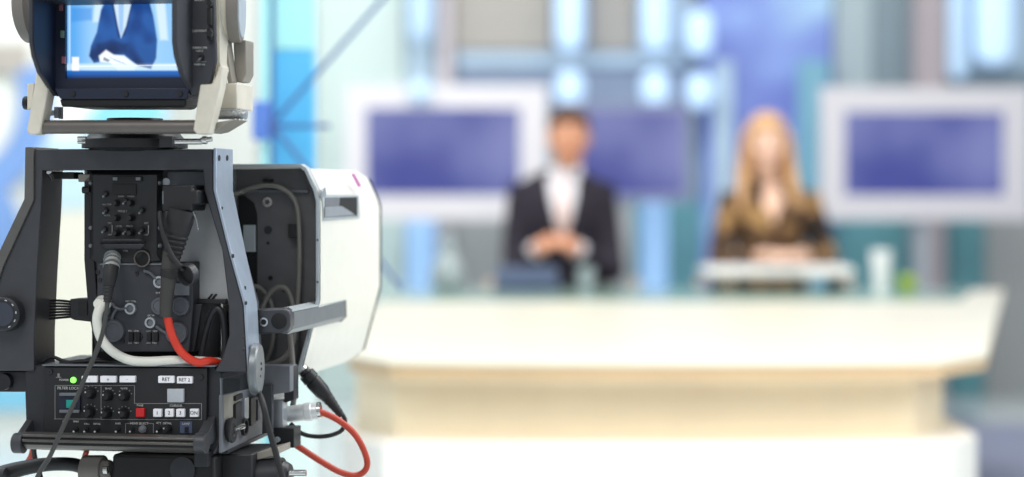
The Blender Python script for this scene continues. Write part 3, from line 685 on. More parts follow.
# right housing with controls
wr = -.075
mb = MB(); mb.plate([(189, -30), (213, -30), (216, 60), (211, 82), (204, 92), (192, 96), (190, 92)], wr, .008); rh = vpart(mb, 'control_housing', 'panel_grey', bevel=.0015)
ur = L(178, 40, wf).x
mb = MB(); mb.loft([[L(178.5, -30, wf+.012), L(178.5, 50, wf+.012), L(183, 70, wf+.03), L(191, 92, wf+.06)], [L(190.5, -30, wr+.003), L(190.5, 50, wr+.003), L(191.5, 74, wr+.004), L(192, 96, wr+.006)]], caps=False); vpart(mb, 'hood_flare', 'housing_grey')
for s, y, z in (('BRIGHT', 0, 2.4), ('CONTRAST', 31, 2.4), ('SCREEN SIZE', 47.8, 2.3), ('LARGE', 50.8, 2.0), ('NORMAL', 64.5, 2.2)):
    text('lettering', s, 'print_white', rh, L(199.5, y, wr-.0003), z*PX*1.2)
for y0, y1, w_ in ((8, 25, 4), (-6, 5, 4), (28, 40, 4)):
    mb = MB(); mb.rect(207, y0, 207+w_, y1, wr-.006, .007); vpart(mb, 'slider_well', 'deep_black', rh, .0008)
for y in (3, 33.5):
    mb = MB(); mb.lathe(L(210, y, wr-.006), (0, -1, 0), [(0, 3.4*PX), (.003, 3*PX), (.003, 1*PX)], 16); vpart(mb, 'trim_knob', 'black_plastic', rh)
toggle(201.5, 57.5, rh, wr)
mb = MB(); mb.rect(196, 61.4, 206, 61.9, wr-.0004, .0008); vpart(mb, 'printed_line', 'print_dim', rh)
mb = MB(); mb.plate([(189, -30), (212, -30), (215, 60), (210, 80), (203, 90), (192, 94), (190, 92)], wr+.008, .06); vpart(mb, 'rear_shell', 'cream_metal', bevel=.0015)
# side tilt knobs
mb = MB(); c = L(22, 6, -.02); x0 = L(25, 6, -.02).x; x1 = L(38, 6, -.02).x
mb.lathe((x0, c.y, c.z), (1, 0, 0), [(0, 33*PX), (.003, 37*PX), (x1-x0, 38*PX)], 40); vpart(mb, 'tilt_knob', 'knob_grey')
def drum(xa, xb, y, w, r, m, nm):
    a = L(xa, y, w); b = L(xb, y, w); q = MB(); q.lathe(a, (.98, .19, 0), [(0, r*PX), (.001, r*PX*1.01), ((b-a).x-.001, r*PX*1.01), ((b-a).x, r*PX)], 40); return vpart(q, nm, m)
drum(219, 230, 6, -.015, 35, 'cream_metal', 'pivot_drum'); drum(230, 241, 6, -.015, 36, 'knob_grey', 'friction_knob'); drum(240.5, 242.5, 6, -.015, 31, 'rim_light', 'knob_face')
mb = MB(); mb.plate([(233, 40), (246, 40), (246, 74), (242, 82), (235, 82)], -.01, .03); vpart(mb, 'support_arm', 'cream_dark', bevel=.0015)
mb = MB(); mb.plate([(221, 38), (226, 38), (232, 82), (228, 84)], -.03, .02); vpart(mb, 'support_strut', 'cream_dark', bevel=.001)
mb = MB(); mb.plate([(214, -20), (220, -20), (220, 62), (222, 70), (216, 78), (214, 60)], -.055, .03); vpart(mb, 'cream_strip', 'cream_metal', bevel=.001)
# cream cradle brackets
mb = MB(); mb.plate([(36, 72), (42, 72), (45, 86), (48.5, 87), (40, 132), (37, 134.5), (29, 134.5), (26.5, 131), (34, 87)], -.075, .022); vpart(mb, 'cradle_bracket', 'cream_metal', bevel=.0015)
mb = MB(); mb.plate([(27, 84), (34, 83), (32, 108), (27, 110)], -.055, .02); lk = vpart(mb, 'pivot_block', 'cream_metal', bevel=.001)
mb = MB(); mb.lathe(L(25.5, 103, -.045), (1, 0, 0), [(-.001, 6.5*PX), (.004, 7*PX)], 20); vpart(mb, 'lock_knob', 'black_plastic')
mb = MB(); mb.plate([(200, 84.5), (213, 84), (219, 66), (223, 66), (220, 86), (210, 128), (207, 134), (197, 134.5), (193, 130), (195, 118)], -.078, .022); vpart(mb, 'cradle_bracket', 'cream_metal', bevel=.0015)
mb = MB(); mb.plate([(217, 86), (222, 83), (237, 83), (237, 109), (217, 109)], -.03, .06); vpart(mb, 'counterweight_box', 'cream_metal', bevel=.0015)
mb = MB(); mb.cyl(L(212, 114.5, -.03), L(232, 114.5, -.03), 4.8*PX); mb.cyl(L(232, 114.5, -.03), L(247, 114.5, -.03), 4*PX)
for k in range(4): mb.cyl(L(233+k*4, 114.5, -.03), L(234.6+k*4, 114.5, -.03), 5*PX)
vpart(mb, 'hinge_rod', 'satin_alu')
mb = MB(); mb.plate([(206, 124), (235, 119), (215, 131), (206, 133)], -.06, .05); vpart(mb, 'gusset', 'cream_dark', bevel=.001)
mb = MB(); mb.cyl(L(38, 127, -.064), L(197, 127, -.064), 6.8*PX, n=28); vpart(mb, 'cross_rod', 'rod_brown')
mb = MB(); mb.cyl(L(57, 107, -.02), L(57, 118, -.02), 3*PX); mb.box(L(52, 113, -.02), (.01, .01, .006)); mb.cyl(L(61, 107, -.015), L(61, 119, -.015), 2.2*PX); vpart(mb, 'stud', 'cap_grey')
# turntable
ct = L(135, 150, .03); 
mb = MB(); hz = L(135, 134, .03).z-ct.z
mb.lathe((ct.x, ct.y, ct.z-.002), (0, 0, 1), [(0, 30*PX), (.004, 50*PX), (.004, 53*PX), (hz*.75, 53*PX), (hz*.78, 50*PX), (hz+.004, 44*PX), (hz+.008, 30*PX), (hz+.02, 28*PX)], 44); vpart(mb, 'turntable', 'black_plastic')
mb = MB(); mb.rect(159, 136, 172, 147, -.03, .02); vpart(mb, 'clamp', 'dark_metal', bevel=.001)
mb = MB(); mb.cyl(L(170, 141.5, -.022), L(202, 141.5, -.022), 3*PX); mb.cyl(L(201, 140, -.022), L(212, 139, -.022), 2.4*PX)
mb.cyl(L(203, 140, -.022), L(207, 140, -.022), 4*PX); vpart(mb, 'clamp_screw', 'chrome')
mb = MB()
for y in (138, 142): mb.cyl(L(78, y, -.01), L(86, y, -.01), 1.8*PX)
vpart(mb, 'screw', 'chrome')

# ================================================================== PAN HEAD below
ph = thing('camera_pan_head', L(150, 520, .1), 'black pan head under the studio camera, with grey round knobs', 'camera mount', space=B)
mb = MB(); mb.plate([(112, 454), (214, 456), (216, 560), (108, 560)], .0, .14); part(mb, 'head_block', 'deep_black', ph, .004)
mb = MB(); mb.lathe(L(182, 470, -.004), (0, 1, 0), [(0, .2*PX), (.001, 13*PX), (.006, 13*PX)], 30); part(mb, 'level_cap', 'dark_metal', ph)
mb = MB(); mb.cyl(L(84, 472, .02), L(104, 472, .02), 17*PX, n=32); mb.cyl(L(104, 472, .02), L(113, 470, .02), 14*PX, 10*PX, n=32); part(mb, 'drag_knob', 'knob_grey', ph, .001)
mb = MB(); mb.cyl(L(104, 470, -.0), L(108, 470, -.0), 4*PX); part(mb, 'knob_pin', 'chrome', ph)
mb = MB(); mb.tube([L(-12, 480, .03), L(20, 469, .03), L(55, 464, .03), L(84, 468, .03), L(110, 492, .03)], [11*PX, 8*PX, 7*PX, 7*PX, 12*PX], n=14); part(mb, 'head_arm', 'black_plastic', ph)
mb = MB(); mb.cyl(L(-8, 476, .01), L(6, 476, .01), 8*PX); part(mb, 'arm_knob', 'dark_metal', ph)
mb = MB(); mb.rect(204, 454, 252, 560, .03, .1); part(mb, 'head_side', 'panel_black', ph, .002)
mb = MB(); mb.plate([(248, 455), (276, 448), (276, 455), (250, 462)], .05, .06); part(mb, 'wedge_plate', 'cream_dark', ph, .001)
mb = MB(); mb.cyl(L(252, 478, .06), L(284, 476, .06), 19*PX, n=30); mb.cyl(L(284, 476, .06), L(291, 476, .06), 16*PX, 12*PX, n=30); part(mb, 'tilt_knob', 'dark_metal', ph, .001)
mb = MB(); mb.cyl(L(290, 473, .05), L(306, 473, .05), 3.4*PX); part(mb, 'knob_bolt', 'chrome', ph)
mb = MB(); mb.rect(194, 452, 208, 467, -.01, .02); part(mb, 'stop_lug', 'dark_metal', ph, .001)
# lower pedestal column, outside the frame, carries the head
mb = MB(); p = B @ L(150, 560, .07); mb.lathe((p.x, p.y, 0), (0, 0, 1), [(0, .30), (.04, .30), (.06, .12), (.08, .07), (p.z+.01, .06)], 30)
pd = mb.build('camera_pedestal', 'dark_metal', None, I4); tag(pd, 'dark round pedestal column standing below the pan head', 'pedestal')

# ================================================================== CABLES
def cable(name, pts, r, m, label, cat='cable', n=12):
    mb = MB(); q = [Vector(p) for p in pts]; t = thing(name, q[0], label, cat, space=B)
    mb.tube(q, r*PX, n=n); mb.build('cable', m, t, B); return t
t = cable('white_cable', [L(104, 303, -.004), L(99, 310, -.012), L(97, 322, -.014), L(101, 338, -.012), L(112, 351, -.010), L(128, 359.5, -.008), L(146, 361.5, -.006), L(170, 360.5, -.002), L(195, 361, .005), L(214, 362, .02), L(230, 364, .05)], 4.8, 'white_cable', 'thick white cable curving under the camera connector panel')
mb = MB(); mb.lathe(L(104.5, 303, .010), (0, -1, 0), [(0, 8*PX), (.008, 8*PX), (.012, 6*PX), (.02, 5*PX)], 22); mb.build('plug', 'white_cable', t, B)
t = cable('red_cable', [L(167.5, 312, -.016), L(168.5, 322, -.016), L(172, 335, -.016), L(179, 349, -.015), L(188, 358, -.013), L(199, 362.5, -.008), L(210, 361, .0), L(222, 364, .02), L(240, 368, .05)], 4.2, 'red_cable', 'red cable with grey ribbed boot plugged into the back of the camera')
mb = MB(); mb.tube([L(166, 316.5, -.016), L(166.5, 300, -.017), L(168, 285, -.018), L(169, 270, -.018), L(172, 252, -.018)], [6.2*PX, 6.5*PX, 7.2*PX, 8*PX, 9*PX], n=16); mb.build('cable_sleeve', 'rubber_grey', t, B)
mb = MB(); p0 = L(169, 277, -.018); p1 = L(170, 269, -.018); mb.cyl(p0, p1, 9.2*PX, 9.2*PX, n=24); mb.build('sleeve_collar', 'rubber', t, B, .001)
mb = MB(); p0 = L(171, 262, -.018); p1 = L(182, 210, -.018); dd = p1-p0; prof = []
for k in range(44):
    f = k/43; r = (8+5.5*min(1, f*1.3))*PX
    if .1 < f < .55: r *= 1+.05*(1 if k % 4 < 2 else -1)
    prof.append((dd.length*f, r))
mb.lathe(p0, dd, prof, 26); mb.build('strain_relief', 'rubber', t, B)
t = cable('rubber_cap_cord', [L(160, 212, -.028), L(161, 224, -.034), L(165, 240, -.036), L(171, 254, -.036), L(178, 264, -.036), L(184, 270, -.034)], 2.6, 'rubber', 'black cord with an open round rubber cap hanging beside the red cable', 'cap')
mb = MB(); ax = Vector((-.35, -.9, -.25)).normalized(); c = L(191, 273, -.03)
mb.lathe(c, ax, [(0, 7*PX), (.001, 11*PX), (.010, 11*PX), (.0105, 9.8*PX), (.003, 9*PX)], 26); mb.build('open_cap', 'dark_metal', t, B)
mb = MB(); mb.lathe(c+ax*.0035, ax, [(0, 8.8*PX), (.0008, 8.6*PX)], 24); mb.build('cap_inside', 'deep_black', t, B)
# XLR with thin black cable in front of control panel
t = cable('audio_cable', [L(107.5, 301, -.045), L(106, 316, -.048), L(102, 335, -.05), L(95, 355, -.052), L(86, 375, -.055), L(78, 395, -.058), L(70, 412, -.062), L(60, 434, -.068), L(50, 456, -.066), L(41, 470, -.06), L(30, 492, -.05)], 2.3, 'cable_dark', 'thin dark cable with black and chrome plug crossing in front of the control panel')
mb = MB(); mb.tube([L(113, 258, .0), L(112.5, 262, -.02), L(111, 270, -.034)], [7*PX, 8*PX, 7.6*PX], n=22); k_ = mb.build('plug_shell', 'shell_silver', t, B)
for f_ in (.15, .5, .85):
    a_ = L(112.8, 255, -.008).lerp(L(111.2, 267, -.033), f_); d_ = L(111, 268, -.034)-L(112.5, 258, -.02)
    q = MB(); q.lathe(a_, d_, [(0, 8.5*PX), (.0018, 8.5*PX)], 22); q.build('shell_band', 'disc_grey', k_, B)
mb = MB(); mb.tube([L(111.4, 267, -.033), L(110, 276, -.038), L(108.8, 286, -.041)], [7.8*PX, 7.2*PX, 6*PX], n=20); mb.build('plug_body', 'rubber', t, B)
mb = MB(); p0 = L(108.8, 285, -.041); p1 = L(107.4, 302, -.045); dd = p1-p0; mb.lathe(p0, dd, [(dd.length*k/15, (5.2-1.6*k/15+(.6 if k % 3 == 0 else 0))*PX) for k in range(16)], 16); mb.build('plug_boot', 'rubber', t, B)
# black cable hanging from the hinge disc
ud = us+.016
cable('hanging_black_cable', [L(251, 378, .03), L(256, 388, .02), L(261, 398, -.002), L(264, 408, -.012), L(268, 425, -.012), L(275, 450, -.01), L(282, 475, -.01), L(288, 495, -.01)], 3.1, 'rubber', 'black cable running down in front of the side of the control unit')
# silver coax plug with red cable loop
t = cable('red_looped_cable', [L(316, 411, .155), L(326, 414, .157), L(341, 422, .16), L(356, 436, .165), L(366, 456, .17), L(366, 469, .17), L(356, 475.5, .17), L(340, 472, .165), L(322, 462, .16), L(305, 451, .155), L(293, 443, .15), L(284, 436, .15)], 3.4, 'red_cable_dull', 'dull red cable looping out from a silver plug at the right side of the camera')
mb = MB(); p0 = L(281, 415, .15); p1 = L(319, 410.5, .155); dd = p1-p0; l_ = dd.length
mb.lathe(p0, dd, [(0, 8*PX), (l_*.1, 8.6*PX), (l_*.62, 8.8*PX), (l_*.64, 9.6*PX), (l_*.8, 9.8*PX), (l_*.82, 9*PX), (l_*.96, 8.6*PX), (l_, 6*PX)], 28); mb.build('plug_sleeve', 'silver_sleeve', t, B)
mb = MB(); mb.ring(p0+dd*.97, dd, 8.8*PX, 6.5*PX, .004); mb.build('plug_ring', 'chrome', t, B)
# black connector hanging, cable looping back
t = cable('black_looped_cable', [L(341, 413, .19), L(345, 420, .19), L(342, 430, .19), L(330, 435.5, .185), L(315, 436.5, .18), L(303, 434, .175), L(295, 428, .17), L(291, 424, .165)], 2.4, 'rubber', 'black cable with large angled plug hanging right of the camera and looping back')
mb = MB(); p0 = L(303, 370, .18); p1 = L(327, 397, .19); dd = p1-p0; l_ = dd.length
mb.lathe(p0, dd, [(0, 6.2*PX), (l_*.12, 6.6*PX), (l_*.14, 8.8*PX), (l_*.35, 9.2*PX), (l_*.37, 8*PX), (l_*.42, 9*PX), (l_*.8, 8.6*PX), (l_, 6.4*PX)], 24); mb.build('plug_body', 'black_plastic', t, B)
mb = MB(); mb.lathe(p0-dd*.08, dd, [(0, 5*PX), (l_*.14, 6.4*PX)], 20); mb.build('plug_tip', 'chrome', t, B)
mb = MB(); p2 = L(342, 416, .19); dd = p2-p1; mb.lathe(p1, dd, [(dd.length*k/15, (6.4-3*k/15+(.5 if k % 3 == 0 else 0))*PX) for k in range(16)], 16); mb.build('plug_boot', 'rubber', t, B)
# cables in the side recess
wc = w0+.016
cable('arched_grey_cable', [L(232, 195.5, wc-.02), L(240, 192.5, wc), L(252, 188, wc), L(266, 185.5, wc), L(280, 187.5, wc), L(291, 195, wc), L(297, 207, wc), L(299, 225, wc), L(299.5, 260, wc), L(298, 300, wc), L(296, 340, wc)], 2.6, 'grey_cable', 'grey cable arching across the dark recess beside the white cover')
cable('looped_grey_cable', [L(250, 286, wc), L(258, 287, wc), L(266, 294, wc), L(272, 306, wc), L(274, 325, wc), L(272, 345, wc), L(266, 362, wc)], 2.4, 'grey_cable', 'grey cable falling behind the side grip, nearest the leg')
cable('looped_grey_cable', [L(262, 308, wc-.004), L(268, 296, wc-.004), L(276, 288, wc-.004), L(285, 288, wc-.004), L(291, 298, wc-.004), L(295, 318, wc-.006), L(294, 340, wc-.01), L(286, 356, wc-.012), L(274, 363, wc-.014), L(260, 366, wc-.014)], 2.7, 'grey_cable', 'grey cable making a wide loop behind the side grip')
cable('straight_grey_cable', [L(290, 332, w0-.01), L(291.5, 350, w0-.01), L(293, 372, w0-.01), L(294, 396, w0-.012), L(292, 410, w0-.012)], 3, 'grey_cable', 'grey cable hanging straight down below the side grip')
# loose black cables on the tray above the control panel
cable('loose_black_cable', [L(42, 362, .02), L(52, 357, .02), L(64, 361, .018), L(78, 363, .016), L(92, 358.5, .018), L(108, 362, .02), L(130, 365, .03)], 1.8, 'rubber', 'thin black cable lying in bends on top of the control unit, left end')
cable('loose_black_cable', [L(60, 364, .01), L(90, 361, .01), L(120, 363, .02), L(150, 363, .025), L(180, 365, .03)], 2.4, 'deep_black', 'thicker black cable lying along the control unit under the white cable')
cable('red_floor_cable', [L(20, 474, .11), L(27, 464, .10), L(32, 455, .09), L(34, 444, .08)], 3.6, 'red_cable_dull', 'short visible length of red cable below the left end of the grab bar')
cable('red_floor_cable', [L(81, 476, .09), L(83, 464, .09), L(86, 453, .08), L(88, 444, .08)], 3.0, 'red_cable_dull', 'short visible length of red cable beside the grey drag knob')
cable('dark_drop_cable', [L(33, 445, .06), L(35, 458, .05), L(38, 468, .05), L(42, 482, .05)], 2.6, 'rubber', 'short black cable dropping from the left underside of the control unit')

# ================================================================== SET
def bx(x0, y0, x1, y1, Y, t):
    """upright panel whose front fills the given rectangle at distance Y"""
    a = W(x0, y0, Y); b = W(x1, y1, Y); mb = MB(); mb.box(((a.x+b.x)/2, Y+t/2, (a.z+b.z)/2), (abs(b.x-a.x), t, abs(a.z-b.z))); return mb
def toedge(o, name=None): return o
mb = MB(); mb.box((0, 6.5, -.05), (16, 13, .1)); tag(mb.build('floor', 'floor_pale'), kind='structure')
mb = MB(); mb.box((0, 11.6, 2), (16, .1, 4)); tag(mb.build('wall_back', 'wall_pale'), kind='structure')
def panel(x0, x1, y0, y1, m, Y, label, t=.04, name='wall_panel', cat='wall panel', group=None):
    z1 = W(0, y0, Y).z; z0 = W(0, y1, Y).z
    if z0 < .02: z0 = 0.001
    a = W(x0, 0, Y).x; b = W(x1, 0, Y).x
    mb = MB(); mb.box(((a+b)/2, Y+t/2, (z0+z1)/2), (b-a, t, z1-z0)); o = mb.build(name, m, None, bevel=.004); return tag(o, label, cat, group)
FL = 600
panel(150, 259, -170, FL, 'panel_white', 11.3, 'bright white wall panel between the camera and the teal panels')
panel(259.5, 272, -170, FL, 'panel_teal', 4.2, 'narrow pale teal strip panel left of the dark blue joint')
panel(274, 314, -170, 50, 'panel_teal', 4.2, 'pale teal glass panel above the cyan one')
panel(274, 314, 301, 720, 'panel_mint', 4.2, 'pale mint lower panel under the cyan glass panel', .02)
panel(274, 314, 50.5, 300, 'panel_cyan', 4.2, 'cyan glass panel between dark joints and the mint partition')
panel(252, 272, 101, 140, 'panel_blue', 4.15, 'small blue panel crossing the dark blue joint', .03)
panel(315, 404, -170, FL, 'panel_mint', 11.3, 'tall pale mint partition behind the left monitor')
panel(406, 436, -170, FL, 'panel_sky', 11.3, 'pale blue strip behind the leftmost lamps')
panel(438, 452, -170, FL, 'post_pink', 11.2, 'pale pinkish post left of the grey slatted panel', .1, 'post', 'post')
panel(454, 552, -170, 50, 'panel_grey_beige', 11.3, 'warm grey upper panel right of the pinkish post')
panel(454, 690, 51, 110, 'panel_bluegrey', 11.32, 'blue grey horizontal panel above the middle monitors')
panel(552.5, 590.5, -170, 50, 'panel_bluegrey', 11.34, 'blue grey panel behind the tall white lamp over the man')
panel(591, 636, -170, 50, 'panel_grey_beige', 11.3, 'warm grey upper panel left of the paired lamps')
panel(637, 692, -170, 50, 'panel_sky', 11.34, 'pale panel behind the paired white lamps')
panel(454, 700, 111, 200, 'panel_steel', 11.34, 'steel blue panel behind the middle monitor')
panel(437, 620, 200, FL, 'panel_stone', 11.3, 'stone grey lower panel behind the man')
panel(621, 702, 200, FL, 'panel_dteal', 11.3, 'teal lower panel between the man and the woman')
panel(703, 832, -170, FL, 'backdrop_print', 11.25, 'large blue clouded backdrop behind the woman', .05, 'backdrop_panel', 'backdrop')
panel(714, 733, 60, 300, 'panel_sky', 11.15, 'narrow pale blue strip left of the woman', .06)
panel(798, 830, 60, 300, 'panel_cyanlow', 11.15, 'muted cyan strip right of the woman beside the monitor', .06)
panel(834, 872, -170, 205, 'panel_sage', 11.3, 'pale sage panel right of the blue backdrop')
panel(873, 913, -170, 205, 'panel_steel', 11.3, 'steel grey panel left of the mauve column')
panel(916, 946, -170, FL, 'column_mauve', 11.0, 'mauve grey column behind the right monitor', .2, 'set_column', 'column')
panel(948, 1100, -170, 70, 'panel_sky', 11.3, 'pale blue panel right of the mauve column')
panel(948, 1100, 71, 205, 'panel_steel', 11.3, 'steel grey panel behind the top right of the right monitor')
panel(834, 915, 206, FL, 'panel_dteal', 11.3, 'teal lower panel under the right monitor')
panel(948, 984, 206, FL, 'panel_dteal', 11.3, 'narrow teal lower panel right of the mauve column')
panel(985, 1100, 206, FL, 'panel_stone', 11.3, 'stone grey lower panel at the right edge')
# truss of dark blue rods
tr = thing('blue_truss', (W(273, 125, 4.12).x, 4.12, 0.0), 'dark blue rod truss with diagonals on the cyan panels', 'truss')
def rod(p, q, r=.0045): mb = MB(); mb.cyl(W(*p, 4.12), W(*q, 4.12), r, n=10); mb.build('rod', 'truss_blue', tr)
rod((272.5, -60), (272.5, 736), .005); rod((274, 122), (395, -15)); rod((274, 126), (330, 126)); rod((274, 128), (330, 195)); rod((330, 195), (402, 290), .0035)
mb = MB(); mb.ell(W(273, 125, 4.12), (.01, .01, .01)); mb.build('joint', 'truss_blue', tr)
# slats
panel(456, 690, 53, 66, 'panel_sky', 11.28, 'pale horizontal slat on the blue grey panel above the middle monitors', .04, 'slat', 'slat')
# lamps
def lamp(x0, x1, y0, y1, m, label, group=None, Y=11.0):
    a = W(x0, y0, Y); b = W(x1, y1, Y); cx = (a.x+b.x)/2; r = (b.x-a.x)/2; cz = (a.z+b.z)/2
    t = thing('wall_lamp', (cx, Y+.1, b.z), label, 'lamp', group)
    mb = MB(); n = 16; prof = [(0, .01), (r*.3, r*.75), (r*.8, r), (a.z-b.z-r*.8, r), (a.z-b.z-r*.3, r*.75), (a.z-b.z, .01)]
    mb.lathe((cx, Y, b.z), (0, 0, 1), prof, 24); mb.build('diffuser', m, t)
    mb = MB(); mb.box((cx, Y+.16, cz), (r*.8, .16, (a.z-b.z)*.5)); mb.build('mount', 'tv_frame', t, bevel=.005)
lamp(407, 434, -60, 42, 'lamp_soft', 'pale lamp tube at the top, leftmost one, above the left monitor'); lamp(408, 432, 80, 103, 'lamp_soft', 'small pale lamp at the top edge of the left monitor', Y=9.9)
lamp(555, 584, -60, 52, 'lamp_white', 'long white lamp tube above the man'); lamp(555, 584, 69, 108, 'lamp_white', 'short white lamp just above the head of the man')
lamp(641, 669, -60, 52, 'lamp_white', 'long white lamp tube above the monitor behind the man, right of his head'); lamp(641, 669, 69, 108, 'lamp_white', 'short white lamp, left of the pair, above the monitor behind the man')
lamp(686, 713, 9, 57, 'lamp_white', 'short white lamp, upper one left of the blue backdrop'); lamp(686, 713, 72, 110, 'lamp_white', 'short white lamp, right one of the lower pair')
lamp(975, 1013, -60, 66, 'lamp_white', 'wide white lamp at the top right corner'); lamp(948, 968, -60, 80, 'lamp_soft', 'pale lamp tube right of the mauve column')
lamp(406, 436, 206, 300, 'lamp_blue', 'blue lit tube below the left monitor'); lamp(640, 668, 197, 300, 'lamp_blue', 'blue lit tube between the man and the woman')
# monitors
def monitor(x0, x1, y0, y1, sx0, sx1, sy0, sy1, Y, label, fm='tv_frame', seed=0):
    a = W(x0, y0, Y); b = W(x1, y1, Y); s0 = W(sx0, sy0, Y); s1 = W(sx1, sy1, Y)
    t = thing('flat_monitor', ((a.x+b.x)/2, Y, 0.0), label, 'monitor', 'monitors hung behind the presenters')
    def q(A, B_, y): return [Vector((A.x, y, A.z)), Vector((B_.x, y, A.z)), Vector((B_.x, y, B_.z)), Vector((A.x, y, B_.z))]
    mb = MB(); mb.loft([q(a, b, Y+.06), q(a, b, Y), q(s0, s1, Y), q(s0, s1, Y+.03)], caps=False); mb.face([mb.bm.verts.new(p) for p in q(a, b, Y+.06)]); mb.build('frame', fm, t, smooth=False)
    mb = MB(); mb.prism(q(s0, s1, Y+.012), (0, .01, 0)); mb.build('screen', 'tv_picture', t, smooth=False)
    mb = MB(); mb.box(((a.x+b.x)/2, Y+.09, b.z/2+.2), (.07, .05, b.z+.4)); mb.box(((a.x+b.x)/2, Y+.09, .015), (.5, .4, .03)); mb.build('stand', 'satin_alu', t, bevel=.004)
monitor(345, 547, 85, 220, 366, 520, 108, 195, 10.0, 'white framed monitor with blue screen, left of the man')
monitor(562, 690, 103, 202, 576, 684, 111, 194, 10.4, 'monitor with slim bluish frame directly behind the man', 'tv_frame_dim')
monitor(821, 1030, 87, 220, 845, 1004, 112, 195, 10.0, 'white framed monitor with blue screen, right of the woman')
# left backdrop with curved graphic bands
lb = thing('curved_backdrop', (-3.6, 9.2, 0), 'pale backdrop behind the camera with blue and white curved bands', 'backdrop')
mb = MB(); arc = [Vector((-6.0+.25*i, 9.6+.0*i, 0)) for i in range(15)]
mb.box((W(95, 0, 9.6).x-1.6, 9.63, 1.55), (3.9, .05, 3.1)); mb.build('backing', 'panel_white', lb)
def band(pts, m, Y=9.55, name='graphic_band'):
    mb = MB(); mb.prism([W(x, y, Y) for x, y in pts], (0, .02, 0)); mb.build(name, m, lb, smooth=False)
def arcband(c, r0, r1, a0, a1, m, Y, sx=1):
    n = 20; pts = [(c[0]+sx*r1*math.cos(math.radians(a0+(a1-a0)*i/n)), c[1]-r1*math.sin(math.radians(a0+(a1-a0)*i/n))) for i in range(n+1)]
    pts += [(c[0]+sx*r0*math.cos(math.radians(a1+(a0-a1)*i/n)), c[1]-r0*math.sin(math.radians(a1+(a0-a1)*i/n))) for i in range(n+1)]
    band(pts, m, Y)
band([(-60, 44), (28, 44), (28, 72), (-60, 76)], 'panel_grey_beige', 9.56)
band([(30, 140), (118, 140), (118, 206), (30, 212)], 'band_pale', 9.56)
band([(26, 213), (118, 207), (118, 405), (26, 405)], 'band_cream', 9.565)
arcband((-60, 100), 80, 112, -75, 20, 'band_blue', 9.55)
arcband((-80, 250), 60, 104, -10, 62, 'band_blue', 9.54)
band([(-60, 232), (14, 232), (8, 262), (-60, 262)], 'band_cyan', 9.545)
arcband((30, 60), 82, 108, -50, -5, 'band_cyan', 9.545)
arcband((60, 240), 100, 170, 50, 70, 'band_cyan', 9.535)
band([(-60, 385), (40, 385), (40, 410), (-60, 410)], 'band_cyan', 9.54)

mb = MB(); mb.box((3.2, 8.5, .004), (3.3, 2.7, .008)); tag(mb.build('carpet', 'carpet_bluegrey'), 'blue grey carpet on the floor right of the desk', 'carpet')
# desk
zt = .75
def yd(ypx): return 2000*(H-zt)/(ypx-HY)
Yn = yd(360); Yf = 8.15
def arcpts(pl, pr, bulge, n=14):
    o = []
    for i in range(n+1):
        t = i/n; x = pl.x+(pr.x-pl.x)*t; y = pl.y+(pr.y-pl.y)*t-bulge*(1-(2*t-1)**2); o.append(Vector((x, y, 0)))
    return o
def desk_poly(xl, xr, Y0, Y1, xl1, xr1, bulge, rc=.12):
    pl = Vector(((xl-CX)/F*Y0, Y0, 0)); pr = Vector(((xr-CX)/F*Y0, Y0, 0)); bl = Vector(((xl1-CX)/F*Y1, Y1, 0)); br = Vector(((xr1-CX)/F*Y1, Y1, 0))
    f = arcpts(pl, pr, bulge)
    return [bl]+[pl.lerp(bl, .05)]+f[1:-1]+[pr.lerp(br, .05)]+[br]
dk = thing('news_desk', (.4, 6.4, 0), 'large curved cream news desk in front of the two seated people', 'desk')
dp = desk_poly(344, 985, Yn, Yf, 385, 1004, .06)
mb = MB(); mb.prism([p+Vector((0, 0, zt-.012)) for p in dp], (0, 0, .012)); mb.build('desk_top', 'desk_cream', dk, bevel=.003)
mb = MB(); dq = desk_poly(345, 984, Yn+.01, Yf, 386, 1002, .06); mb.prism([p+Vector((0, 0, zt-.04)) for p in dq], (0, 0, .0279)); mb.build('top_edge', 'desk_edge', dk, bevel=.003)
z2 = H-(438-HY)/F*(Yn+.1)
dq = desk_poly(352, 955, Yn+.12, Yf-.3, 398, 800, .05); mb = MB(); mb.prism([p+Vector((0, 0, z2-.01)) for p in dq], (0, 0, zt-.04-z2+.0101)); mb.build('desk_front', 'desk_wood', dk)
mb = MB()
for k in range(4): 
    dq = desk_poly(351.6, 955.4, Yn+.114, Yf-.3, 397, 801, .05); mb.prism([p+Vector((0, 0, z2+.02+k*.028)) for p in dq], (0, 0, .003))
mb.build('inlay_line', 'inlay', dk)
dq = desk_poly(338, 991, Yn+.02, Yf-.3, 394, 815, .06); mb = MB(); mb.prism([p+Vector((0, 0, .0)) for p in dq], (0, 0, z2)); mb.build('desk_base', 'desk_white', dk, bevel=.004)
mb = MB(); a = W(378, 0, Yf-.5); b = W(1002, 0, Yf-.5); mb.prism([Vector((a.x+.03, Yf-.9, zt)), Vector((b.x-.25, Yf-.9, zt)), Vector((b.x, Yf-.0, zt)), Vector((a.x, Yf-.0, zt))], (0, 0, .008)); gt = mb.build('glass_inset', 'desk_glass', dk, bevel=.002); gt['label'] = 'pale green glass strip along the back of the top'
ZG = zt+.008

